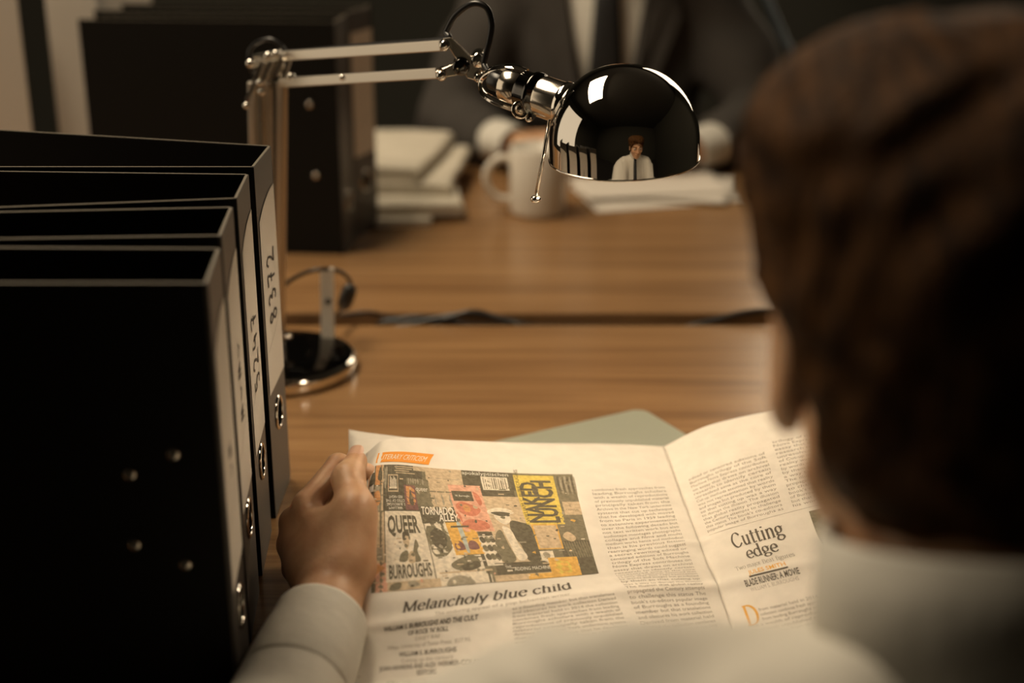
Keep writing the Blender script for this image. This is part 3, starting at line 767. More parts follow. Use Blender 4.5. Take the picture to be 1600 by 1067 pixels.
# a humanist serif drawn with a broad pen: thick downstrokes, thin joins, small serifs
def el(cx, cy, rx, ry, a0=0, a1=360, n=14): return [(cx+rx*math.cos(math.radians(a0+(a1-a0)*i/n)), cy+ry*math.sin(math.radians(a0+(a1-a0)*i/n))) for i in range(n+1)]
def stem(x, y0, y1, foot=1, flag=1):
    o = [[(x, y1), (x, y0)]]
    if foot: o.append([(x-.085, y0+.008), (x+.085, y0+.008)])
    if flag: o.append([(x-.085, y1-.03), (x, y1-.005)])
    return o
GL = {
 'l': (.25, stem(.12, 0, .75)), 'i': (.25, stem(.12, 0, .5)+[[(.12, .70), (.12, .635)]]),
 'h': (.53, stem(.12, 0, .75)+[[(.12, .37), (.2, .47), (.3, .5), (.38, .43), (.4, .3)]]+stem(.4, 0, .33, 1, 0)),
 'n': (.53, stem(.12, 0, .5)+[[(.12, .37), (.2, .47), (.3, .5), (.38, .43), (.4, .3)]]+stem(.4, 0, .33, 1, 0)),
 'm': (.80, stem(.12, 0, .5)+[[(.12, .37), (.2, .47), (.28, .5), (.36, .43), (.38, .3)], [(.39, .37), (.47, .47), (.55, .5), (.63, .43), (.65, .3)]]+stem(.39, 0, .33, 1, 0)+stem(.66, 0, .33, 1, 0)),
 'u': (.53, [[(.12, .5), (.12, .18), (.17, .04), (.25, .0), (.34, .05), (.4, .14)], [(.03, .475), (.12, .49)], [(.31, .475), (.4, .49)]]+stem(.4, 0, .5, 1, 0)),
 'o': (.50, [el(.25, .25, .195, .255, 90, 450)]),
 'e': (.46, [[(.08, .27), (.40, .27)], [(.40, .27), (.37, .43), (.25, .505), (.12, .43), (.055, .25), (.12, .06), (.26, -.008), (.41, .09)]]),
 'c': (.44, [[(.39, .41), (.27, .505), (.13, .44), (.055, .25), (.12, .06), (.26, -.008), (.41, .09)]]),
 'a': (.46, [[(.09, .40), (.20, .505), (.31, .45), (.335, .30)], [(.335, .32), (.335, .08), (.42, .0)], [(.335, .30), (.17, .26), (.07, .14), (.13, .0), (.24, .02), (.335, .12)]]),
 'd': (.53, [[(.38, .42), (.26, .505), (.13, .44), (.055, .25), (.11, .06), (.23, -.008), (.38, .1)]]+stem(.4, 0, .75, 0, 1)+[[(.4, .01), (.48, .02)]]),
 'b': (.52, stem(.12, .02, .75, 0, 1)+[[(.12, .4), (.25, .505), (.39, .44), (.455, .25), (.39, .06), (.26, -.008), (.12, .06)]]),
 'y': (.47, [[(.05, .5), (.25, .02)], [(.43, .5), (.25, .02), (.17, -.16), (.05, -.2)], [(-.01, .495), (.14, .495)], [(.35, .495), (.49, .495)]]),
 't': (.33, [[(.15, .65), (.15, .1), (.2, .0), (.32, .05)], [(.03, .49), (.30, .49)]]),
 'g': (.47, [el(.21, .335, .145, .165, 90, 450), [(.33, .44), (.45, .47)], [(.13, .2), (.08, .1), (.2, .05), (.36, .01), (.41, -.1), (.26, -.21), (.09, -.17), (.06, -.07), (.15, .05)]]),
 'w': (.72, [[(.05, .5), (.2, .01)], [(.2, .01), (.35, .47)], [(.35, .5), (.5, .01)], [(.5, .01), (.66, .5)], [(-.01, .495), (.13, .495)], [(.58, .495), (.73, .495)]]),
 'j': (.25, [[(.12, .5), (.12, -.1), (.06, -.2), (.0, -.2)], [(.04, .475), (.12, .49)], [(.12, .70), (.12, .635)]]),
 'r': (.36, stem(.12, 0, .5)+[[(.12, .36), (.2, .47), (.33, .49)]]),
 'f': (.32, [[(.35, .71), (.25, .76), (.16, .68), (.14, .5), (.14, 0)], [(.04, .49), (.3, .49)], [(.05, .008), (.24, .008)]]),
 's': (.38, [[(.31, .42), (.2, .505), (.09, .43), (.12, .31), (.26, .22), (.32, .1), (.2, -.008), (.05, .09)]]),
 'M': (.86, [[(.12, .0), (.14, .72)], [(.14, .72), (.41, .03)], [(.41, .03), (.69, .72)], [(.70, .72), (.72, 0)], [(.02, .008), (.21, .008)], [(.61, .008), (.82, .008)], [(.03, .715), (.15, .715)], [(.68, .715), (.81, .715)]]),
 'C': (.68, [[(.60, .58), (.42, .73), (.2, .66), (.065, .36), (.18, .07), (.40, -.01), (.63, .16)]]),
 'T': (.62, [[(.3, .72), (.3, 0)], [(.03, .715), (.57, .715)], [(.2, .008), (.4, .008)], [(.035, .6), (.04, .715)], [(.565, .6), (.56, .715)]]),
 'B': (.60, [[(.14, .72), (.14, 0)], [(.04, .715), (.3, .715), (.45, .6), (.42, .44), (.3, .385), (.14, .38)], [(.3, .385), (.5, .32), (.52, .14), (.4, .01), (.04, .008)]]),
 'D': (.72, [[(.14, .72), (.14, 0)], [(.04, .715), (.36, .71), (.58, .58), (.65, .36), (.56, .12), (.34, .01), (.04, .008)]]),
 'I': (.30, [[(.14, .72), (.14, 0)], [(.04, .715), (.24, .715)], [(.04, .008), (.24, .008)]]),
 ' ': (.26, []),
}
TALL = 1.72      # a condensed, tall face
def serif_width(s): return sum(GL[c][0] for c in s)
def put_serif(bm, P, s, x, y, size, align='L', weight=.125, off=.00022):
    Wd = serif_width(s)*size
    x += {'L': 0, 'C': -Wd/2}[align]
    for ch in s:
        adv, sts = GL[ch]
        for st in sts:
            pts = catmull([Vector((a, b, 0)) for a, b in st], 5) if len(st) > 2 else [Vector((st[0][0]*(1-t)+st[1][0]*t, st[0][1]*(1-t)+st[1][1]*t, 0)) for t in (0, .33, .67, 1)]
            L = []
            for i, p in enumerate(pts):
                t = (pts[min(i+1, len(pts)-1)]-pts[max(i-1, 0)]).normalized()
                n = Vector((-t.y, t.x, 0))
                k = abs(t.dot(Vector((.17, -.985, 0))))             # thick when the pen runs down
                wd = weight*(.30+.70*k**1.3)
                a = p+n*wd/2; b = p-n*wd/2
                L.append((bm.verts.new(P(x+a.x*size, y-a.y*size*TALL, off)), bm.verts.new(P(x+b.x*size, y-b.y*size*TALL, off))))
            for a, b in zip(L[:-1], L[1:]): bm.faces.new((a[0], a[1], b[1], b[0]))
        x += adv*size
def patch(bm, P, x0, y0, x1, y1, off=.00020, mi=0, n=None, skew=(0, 0, 0, 0)):
    """printed rectangle following the page"""
    nx = max(2, int((x1-x0)/.006)); ny = max(2, int((y1-y0)/.006))
    g = []
    for j in range(ny+1):
        r = []
        for i in range(nx+1):
            s, t = i/nx, j/ny
            r.append(bm.verts.new(P(x0+(x1-x0)*s+skew[0]*(1-t)+skew[1]*t, y0+(y1-y0)*t+skew[2]*(1-s)+skew[3]*s, off)))
        g.append(r)
    for j in range(ny):
        for i in range(nx):
            f = bm.faces.new((g[j][i], g[j+1][i], g[j+1][i+1], g[j][i+1])); f.material_index = mi
def blob(bm, P, pts, off, mi=0):
    """printed irregular patch: outline in page metres"""
    pts = catmull([Vector((a, b, 0)) for a, b in pts], 4, True)
    c = sum(pts, Vector())/len(pts)
    cv = bm.verts.new(P(c.x, c.y, off)); mid = [bm.verts.new(P((c.x+p.x)/2, (c.y+p.y)/2, off)) for p in pts]; out = [bm.verts.new(P(p.x, p.y, off)) for p in pts]
    k = len(pts)
    for i in range(k):
        j = (i+1) % k
        f = bm.faces.new((cv, mid[i], mid[j])); f.material_index = mi
        f = bm.faces.new((mid[i], out[i], out[j], mid[j])); f.material_index = mi
def printed(name, bm, m, parent, label=None):
    for f in bm.faces:
        if f.normal.z < 0: pass
    bm.normal_update()
    rev = [f for f in bm.faces if f.normal.z < 0]
    if rev: bmesh.ops.reverse_faces(bm, faces=rev)
    o = from_bm(name, bm, m, parent, False)
    if label: o['label'] = label
    return o

# left page -------------------------------------------------------------
X = lambda u: u*PW
Yv = lambda v: v*PH
bm = bmesh.new(); patch(bm, PL, X(.052), Yv(.052), X(.285), Yv(.088)); rb = printed('section_banner', bm, I_ORANGE, pl, 'orange banner with white capitals')
bm = bmesh.new(); put_text(bm, PL, 'LITERARY CRITICISM', X(.064), Yv(.079), .0090, width=X(.205), shear=.2, off=.00026); printed('banner_lettering', bm, I_PALE, rb)
bm = bmesh.new(); put_serif(bm, PL, 'Melancholy blue child', X(.142), Yv(.598), .435*PW/serif_width('Melancholy blue child')); printed('headline', bm, I_HEAD, pl)
bm = bmesh.new(); put_text(bm, PL, 'The enduring appeal of a pop bohemian writer', X(.235), Yv(.630), .0075, width=X(.33)); printed('standfirst', bm, I_LIGHT, pl)
bm = bmesh.new()
for s, v, sz in (("WILLIAM S. BURROUGHS AND THE CULT", .663, .26), ("OF ROCK 'N' ROLL", .688, .115), ("WILLIAM S. BURROUGHS", .763, .165), ("JOAN HAWKINS AND ALEX WERMER-COLAN,", .808, .285), ("EDITORS", .831, .055)):
    put_text(bm, PL, s, X(.222), Yv(v), .0082, 'C', X(sz), bold=.018 if v < .7 else .01)
printed('book_titles', bm, I_HEAD, pl)
bm = bmesh.new()
for s, v, sz in (('CASEY RAE', .710, .072), ('304pp. University of Texas Press. $27.95.', .733, .235), ('Cutting up the century', .785, .15), ('408pp. Indiana University Press. $35.', .856, .25)):
    put_text(bm, PL, s, X(.222), Yv(v), .0072, 'C', X(sz))
printed('book_details', bm, I_LIGHT, pl)
bm = bmesh.new(); patch(bm, PL, X(.060), Yv(.905), X(.069), Yv(.945)); printed('drop_capital', bm, I_YORANGE, pl, 'orange drop capital')
WORDS = ("the Century attempts to challenge this status The book's co-editors popular image of Burroughs as a founding member but that "
 "translations and obscures his work collection Derived from material held in 2014 the collection combines fresh approaches from leading "
 "Burroughs scholars with a wealth of reproductions of previously unpublished material principally taken from the Archive in the New York "
 "undermine systems that cut up technique that he developed with moved from to Paris in 1959 leading to extensive experimentation over the "
 "following decade but not text written work but also audiotape montages photographs collages and films and multi medium works hence and "
 "methodical than is his previous fiction rearranging words could suggest a secret rewriting edited or censored editions of Burroughs trilogy "
 "of the Soft Machine Nova Express contributes on essay that draws on archival research to identify certain unresolved aims at the core of "
 "Cut-up methods assumed that reality was not representation by words and images but produced by them so that cutting up was a way to disrupt "
 "the illusion The illusion that global reality propagated").split()
def text_column(P, name, parent, x0, x1, y0, y1, lines, seed, m=None, size=None, indent=None):
    r = random.Random(seed); k = r.randrange(len(WORDS)); bm = bmesh.new()
    lh = (y1-y0)/lines; size = size or lh*.92
    for i in range(lines):
        s = ''
        while len(s) < (x1-x0)/size*2.02: s += WORDS[k % len(WORDS)]+' '; k += 1
        xi = x0+(indent[1] if indent and i < indent[0] else 0)
        put_text(bm, P, s.strip(), xi, y0+lh*(i+.75), size, width=x1-xi)
    return printed(name, bm, m or I_BODY, parent)
text_column(PL, 'text_column', pl, X(.708), X(.952), Yv(.158), Yv(.955), 50, 1)
text_column(PL, 'text_column', pl, X(.430), X(.670), Yv(.640), Yv(.965), 27, 2)
text_column(PL, 'text_column', pl, X(.095), X(.385), Yv(.905), Yv(.985), 5, 5, I_LIGHT)
bm = bmesh.new()
for v in (.655, .69, .71, .82, .885): patch(bm, PL, X(.018), Yv(v), X(.023), Yv(v+.004))
printed('margin_marks', bm, I_BODY, pl)

# collage photograph ------------------------------------------------------
CX0, CX1, CY0, CY1 = X(.032), X(.662), Yv(.098), Yv(.505)
INKS = [('ink_dark', (.115, .097, .062)), ('ink_olive', (.185, .158, .102)), ('ink_tan', (.50, .385, .255)), ('ink_paper', (.66, .585, .47)), ('ink_yellow', (.60, .45, .10)),
        ('ink_amber', (.62, .36, .09)), ('ink_pink', (.60, .33, .23)), ('ink_red', (.50, .18, .11)), ('ink_grey', (.31, .27, .20)), ('ink_orange', (.55, .27, .11)), ('ink_blue_grey', (.40, .43, .40)), ('ink_plum', (.20, .10, .085))]
IM = []
for nme, c in INKS:
    m = ink(nme, c); mottle(m, tuple(.84*a for a in c), tuple(min(1, 1.14*a+.012) for a in c), (300, 300, 300), 5); IM.append(m)
DK, OL, TN, PP, YL, AM, PK, RD, GY, OR, BL, PLM = range(12)
def cs(s, t): return CX0+(CX1-CX0)*s, CY0+(CY1-CY0)*t
def cp(bm, s0, t0, s1, t1, mi, off): 
    a, b = cs(s0, t0); c, d = cs(s1, t1); patch(bm, PL, a, b, c, d, off, mi)
def cb(bm, pts, mi, off): blob(bm, PL, [cs(*p) for p in pts], off, mi)
bm = bmesh.new()
cp(bm, 0, 0, 1, 1, OL, .00018)
o1, o2, o3, o4 = .00021, .00024, .00027, .00030
cp(bm, 0, 0, .075, .17, OR, o1); cb(bm, [(.01,.10),(.02,.06),(.035,.07),(.035,.15),(.005,.16)], DK, o2); cb(bm, [(.05,.12),(.06,.02),(.075,.06),(.075,.13)], DK, o2)
cp(bm, 0, .18, .075, .38, GY, o1); cp(bm, .012, .22, .03, .36, DK, o2); cb(bm, [(.035,.24),(.06,.22),(.07,.3),(.05,.34)], OR, o2)
cp(bm, .075, .0, .085, .38, TN, o2)
cp(bm, .085, 0, .36, .385, DK, o1)
cp(bm, .115, .085, .185, .23, TN, o2); cp(bm, .120, .095, .180, .220, DK, o3)
for i in range(6): cp(bm, .128+.008*i, .10+.012*(i % 3), .133+.008*i, .19, PP, o4)
cp(bm, .125, .19, .175, .205, PP, o4)
for i in range(4): cp(bm, .16+.01*(i % 2), .012+.018*i, .31-.02*(i % 3), .02+.018*i, TN, o2)
cb(bm, [(.09,.05),(.11,.02),(.108,.12),(.1,.2),(.092,.18)], GY, o2)
cp(bm, .245, .11, .40, .345, OL, o2)
for i in range(9): cb(bm, [(.255+.016*i,.125),(.262+.016*i,.11),(.268+.016*i,.135),(.26+.016*i,.16)], GY, o3)
cp(bm, .225, .17, .302, .375, PLM, o3); cp(bm, .238, .18, .295, .33, OR, o3+.00001)
cb(bm, [(.258,.25),(.266,.2),(.274,.25),(.282,.30),(.276,.335),(.26,.335),(.252,.3)], DK, o4); cb(bm, [(.262,.2),(.267,.188),(.273,.2),(.267,.212)], TN, o4)
cp(bm, .38, .0, .56, .375, TN, o2); cp(bm, .30, .0, .38, .04, TN, o2)
cp(bm, .385, .205, .555, .215, OL, o3); cp(bm, .39, .09, .55, .094, GY, o3); cp(bm, .47, .01, .474, .20, GY, o3)
for i in range(7): cb(bm, [(.40+.02*i,.25+.02*(i%3)),(.41+.02*i,.23),(.415+.02*i,.30),(.405+.02*i,.33)], GY, o3)
cp(bm, .56, .0, .76, .175, DK, o2); cp(bm, .635, .05, .735, .175, PP, o3)
for i in range(11): cp(bm, .642+.0082*i, .06, .6445+.0082*i+.0012*(i % 3), .165, OL, o4)
cp(bm, .60, .16, .75, .235, DK, o2)
# QUEER / BURROUGHS cover
cp(bm, .095, .385, .31, .93, PP, o2)
cb(bm, [(.185,.60),(.195,.555),(.215,.56),(.22,.60),(.212,.66),(.20,.685),(.19,.655)], TN, o3); cb(bm, [(.183,.60),(.19,.55),(.218,.55),(.222,.585),(.205,.575),(.19,.61)], DK, o4)
cb(bm, [(.158,.775),(.17,.715),(.20,.695),(.205,.74),(.19,.78)], OL, o3); cb(bm, [(.222,.78),(.23,.70),(.25,.61),(.262,.66),(.25,.70),(.26,.78)], OL, o3); cb(bm, [(.2,.74),(.22,.70),(.235,.72),(.23,.79),(.205,.79)], TN, o3)
# left margin strip
cp(bm, .0, .39, .09, .78, TN, o1); cp(bm, .012, .64, .085, .645, GY, o2); cp(bm, .01, .66, .08, .76, GY, o2); cp(bm, .0, .78, .10, 1, PK, o1); cp(bm, .10, .93, .33, 1, TN, o1)
cb(bm, [(.0,.84),(.05,.79),(.09,.82),(.06,.85),(.02,.90)], OR, o2); cb(bm, [(.12,.945),(.16,.94),(.15,.99),(.11,.99)], OL, o2); cb(bm, [(.19,.94),(.22,.935),(.24,.97),(.2,.98)], GY, o2); cp(bm, .0, .93, .006, 1, DK, o2)
# dark title strip and the tree cover
cp(bm, .305, .34, .50, .485, DK, o2); cp(bm, .315, .47, .45, .92, PP, o1)
cb(bm, [(.315,.62),(.32,.52),(.36,.47),(.41,.48),(.435,.56),(.43,.66),(.40,.73),(.36,.77),(.325,.74)], OL, o2); cb(bm, [(.33,.58),(.37,.52),(.41,.58),(.39,.68),(.345,.68)], DK, o3)
cp(bm, .315, .76, .53, .93, PP, o2); cb(bm, [(.39,.83),(.44,.78),(.50,.76),(.52,.82),(.50,.87),(.42,.88)], OL, o3); cb(bm, [(.42,.86),(.5,.81),(.515,.86),(.46,.89)], DK, o4); cp(bm, .33, .885, .56, .90, TN, o3)
# yellow cover with the pillar
cp(bm, .425, .475, .55, .755, AM, o3); cb(bm, [(.475,.51),(.485,.47),(.495,.51),(.492,.72),(.478,.72)], BL, o4)
for s in (.455, .515): cb(bm, [(s-.02,.71),(s-.018,.655),(s,.635),(s+.018,.655),(s+.02,.71)], PLM, o4)
cp(bm, .44, .505, .53, .52, DK, o4)
cp(bm, .46, .735, .545, .86, DK, o2)
# pink patterned cover
cp(bm, .49, .14, .625, .56, PK, o3)
for pts in ([(.50,.33),(.53,.29),(.56,.31),(.60,.36),(.57,.42),(.52,.40)], [(.50,.5),(.54,.45),(.6,.47),(.61,.53),(.55,.55)], [(.59,.2),(.61,.23),(.615,.3),(.6,.32)], [(.495,.38),(.51,.42),(.505,.48)]): cb(bm, pts, RD, o4)
cb(bm, [(.53,.34),(.545,.315),(.56,.34),(.555,.38),(.535,.38)], OR, o4+.00001); cp(bm, .50, .195, .585, .285, DK, o4)
cp(bm, .555, .565, .61, .60, DK, o4)
# man in a hat in black and white
cp(bm, .60, .235, .775, .84, TN, o2)
cb(bm, [(.615,.385),(.655,.345),(.70,.35),(.725,.39),(.69,.41),(.64,.405)], PP, o3); cb(bm, [(.635,.39),(.67,.38),(.71,.395),(.675,.425)], DK, o4); cb(bm, [(.645,.41),(.69,.40),(.705,.45),(.68,.50),(.655,.47)], PP, o3)
cb(bm, [(.70,.47),(.74,.48),(.775,.54),(.775,.82),(.72,.83),(.71,.70),(.69,.58)], DK, o3); cb(bm, [(.62,.60),(.65,.55),(.66,.68),(.67,.82),(.62,.84),(.60,.76)], OL, o3); cb(bm, [(.66,.52),(.69,.55),(.70,.68),(.72,.80),(.68,.82),(.665,.66)], PP, o4)
cp(bm, .545, .60, .61, .86, PP, o3)
for i in range(9): cb(bm, [(.55+.02*(i%3),.62+.075*(i//3)),(.565+.02*(i%3),.605+.075*(i//3)),(.572+.02*(i%3),.65+.075*(i//3)),(.556+.02*(i%3),.66+.075*(i//3))], OL if i % 2 else DK, o4)
cp(bm, .575, .84, .80, .945, DK, o3)
# yellow title cover
cp(bm, .76, .02, .915, .50, YL, o3)
cp(bm, .915, .0, 1, .28, OL, o2); cp(bm, .925, .28, 1, .41, TN, o3); cp(bm, .91, .42, 1, .62, OL, o3)
for i in range(8): cb(bm, [(.925+.01*i,.05+.02*(i%3)),(.935+.01*i,.03),(.932+.01*i,.2),(.928+.01*i,.18)], GY if i % 2 else DK, o3)
cp(bm, .775, .50, .88, .735, AM, o3); cp(bm, .782, .51, .873, .725, TN, o3+.00001)
cb(bm, [(.88,.5),(.905,.44),(.93,.53),(.95,.62),(.93,.66),(.89,.64)], OL, o3); cb(bm, [(.89,.62),(.91,.575),(.93,.59),(.945,.64),(.92,.67)], TN, o4)
cp(bm, .87, .66, 1, 1, DK, o2)
for i in range(10): cb(bm, [(.885+.011*i,.68+.02*(i%2)),(.89+.011*i,.67),(.90+.011*i,.80),(.894+.011*i,.82)], OL, o3)
cp(bm, .775, .75, .83, .86, PP, o3); cb(bm, [(.785,.78),(.80,.76),(.815,.79),(.80,.83)], GY, o4)
cp(bm, .80, .815, .925, 1, AM, o4); cb(bm, [(.82,.93),(.83,.86),(.86,.84),(.885,.87),(.89,.95),(.855,.985)], YL, o4+.00001)
cp(bm, .56, .945, .80, 1, TN, o3); cp(bm, .70, .95, .80, 1, AM, o3+.00001)
cp(bm, .33, .92, .55, 1, PP, o3); cb(bm, [(.355,1.0),(.37,.945),(.41,.92),(.455,.945),(.475,1.0),(.42,1.0)], GY, o4); cb(bm, [(.38,.965),(.39,.955),(.395,.975),(.385,.985)], PP, o4+.00001)
cp(bm, .535, .90, .545, 1, DK, o4)
rc = random.Random(21)
for i in range(190):                       # small printed marks that make the covers busy
    s, t = rc.uniform(.005, .975), rc.uniform(.01, .975)
    if .095 < s < .31 and .385 < t < .57 or .095 < s < .31 and .78 < t < .92 or .76 < s < .915 and t < .5: continue
    if rc.random() < .5: cp(bm, s, t, min(s+rc.uniform(.006, .03), 1), min(t+rc.uniform(.004, .012), 1), rc.choice((DK, OL, TN, GY, PP, TN, OL)), .00032+.0000002*i)
    else:
        r = rc.uniform(.005, .012); cb(bm, [(min(max(s+r*math.cos(q)*rc.uniform(.3, 1.2), 0), 1), min(max(t+1.8*r*math.sin(q)*rc.uniform(.3, 1.2), 0), 1)) for q in (0, 1.1, 2.0, 3.1, 4.2, 5.3)], rc.choice((DK, OL, TN, GY, DK, OL, PK if s < .65 else AM)), .00032+.0000002*i)
ph = printed('collage_photograph', bm, IM, pl, 'colour photograph of overlapping book covers')
def lettering(items, m, name):
    for s, a, b, wd, h, kw in items:
        bm = bmesh.new(); x, y = cs(a, b); put_text(bm, PL, s, x, y, h, width=wd*(CX1-CX0), off=.00040, **kw)
        printed(name, bm, m, ph)
lettering([('QUEER', .108, .555, .178, .0275, dict(bold=.035)), ('BURROUGHS', .108, .905, .192, .0215, dict(bold=.03)),
           ('NAKED', .838, .485, .330, .0155, dict(rot=90, bold=.04)), ('LUNCH', .895, .485, .345, .0185, dict(rot=90, bold=.04)), ('WILLIAM S. BURROUGHS', .778, .475, .42, .0036, dict(rot=90))], IM[DK], 'dark_cover_lettering')
lettering([('TORNADO', .318, .410, .165, .0135, dict(bold=.02, shear=.25)), ('ALLEY', .40, .465, .098, .0125, dict(bold=.02, shear=.25)), ('queer', .305, .215, .075, .0085, {}), ('apokalyptischen', .562, .038, .18, .0065, {}),
           ('ADDING MACHINE', .65, .915, .15, .0062, {}), ('THE', .615, .89, .025, .0045, {}),
           ('WILLIAM', .205, .352, .085, .0046, dict(rot=180)), ('S. BURROUGHS', .222, .322, .115, .0046, dict(rot=180)), ('CITIES OF THE', .222, .292, .12, .0046, dict(rot=180)), ('RED NIGHT', .208, .262, .088, .0046, dict(rot=180)),
           ('W. Burroughs', .512, .247, .06, .0036, {})], I_PALE, 'pale_cover_lettering')
lettering([('THE', .935, .33, .025, .0040, {}), ('CRIMINAL', .935, .37, .055, .0040, {})], IM[OL], 'small_cover_lettering')

# right page ------------------------------------------------------------
text_column(PR, 'text_column', pr, X(.045), X(.315), Yv(.148), Yv(.392), 15, 11)
text_column(PR, 'text_column', pr, X(.345), X(.615), Yv(.112), Yv(.392), 17, 12)
text_column(PR, 'text_column', pr, X(.645), X(.915), Yv(.112), Yv(.98), 54, 13)
bm = bmesh.new(); patch(bm, PR, X(.045), Yv(.4025), X(.60), Yv(.4040)); printed('rule', bm, I_LIGHT, pr)
bm = bmesh.new(); szh = .178*PW/serif_width('Cutting')
put_serif(bm, PR, 'Cutting', X(.206), Yv(.482), szh, 'C'); put_serif(bm, PR, 'edge', X(.206), Yv(.545), szh, 'C'); printed('headline', bm, I_HEAD, pr)
bm = bmesh.new(); put_serif(bm, PR, 'Two major Beat figures', X(.192), Yv(.592), .205*PW/serif_width('Two major Beat figures'), 'C', weight=.10); printed('standfirst', bm, I_BODY, pr)
bm = bmesh.new(); put_text(bm, PR, 'JULES SMITH', X(.192), Yv(.628), .0115, 'C', X(.128), bold=.012); bl = printed('byline', bm, I_YORANGE, pr, 'amber byline')
bm = bmesh.new(); patch(bm, PR, X(.126), Yv(.634), X(.259), Yv(.6395)); printed('byline_rule', bm, I_HEAD, bl)
bm = bmesh.new(); put_text(bm, PR, 'BLADE RUNNER: A MOVIE', X(.194), Yv(.662), .0092, 'C', X(.185), bold=.02); printed('book_titles', bm, I_HEAD, pr)
bm = bmesh.new(); put_text(bm, PR, 'WILLIAM S. BURROUGHS', X(.194), Yv(.680), .0066, 'C', X(.165)); printed('book_details', bm, I_LIGHT, pr)
bm = bmesh.new(); put_serif(bm, PR, 'D', X(.055), Yv(.792), .020, weight=.13); printed('drop_capital', bm, I_YORANGE, pr, 'amber drop capital D')
text_column(PR, 'text_column', pr, X(.055), X(.335), Yv(.738), Yv(.985), 15, 14, indent=(3, .016))
bm = bmesh.new(); patch(bm, PR, X(.385), Yv(.418), X(.615), Yv(.62)); pp = printed('inset_photograph', bm, IM[OL], pr, 'dark greyish photograph')
bm = bmesh.new()
patch(bm, PR, X(.46), Yv(.50), X(.56), Yv(.62), .00026, 0); blob(bm, PR, [(X(a), Yv(b)) for a, b in ((.49,.48),(.51,.45),(.53,.48),(.525,.51),(.495,.51))], .00030)
printed('dark_figure', bm, IM[DK], pp)
text_column(PR, 'text_column', pr, X(.36), X(.615), Yv(.64), Yv(.98), 20, 15)
bpy.data.objects.remove(_fo); bpy.data.curves.remove(_fc)

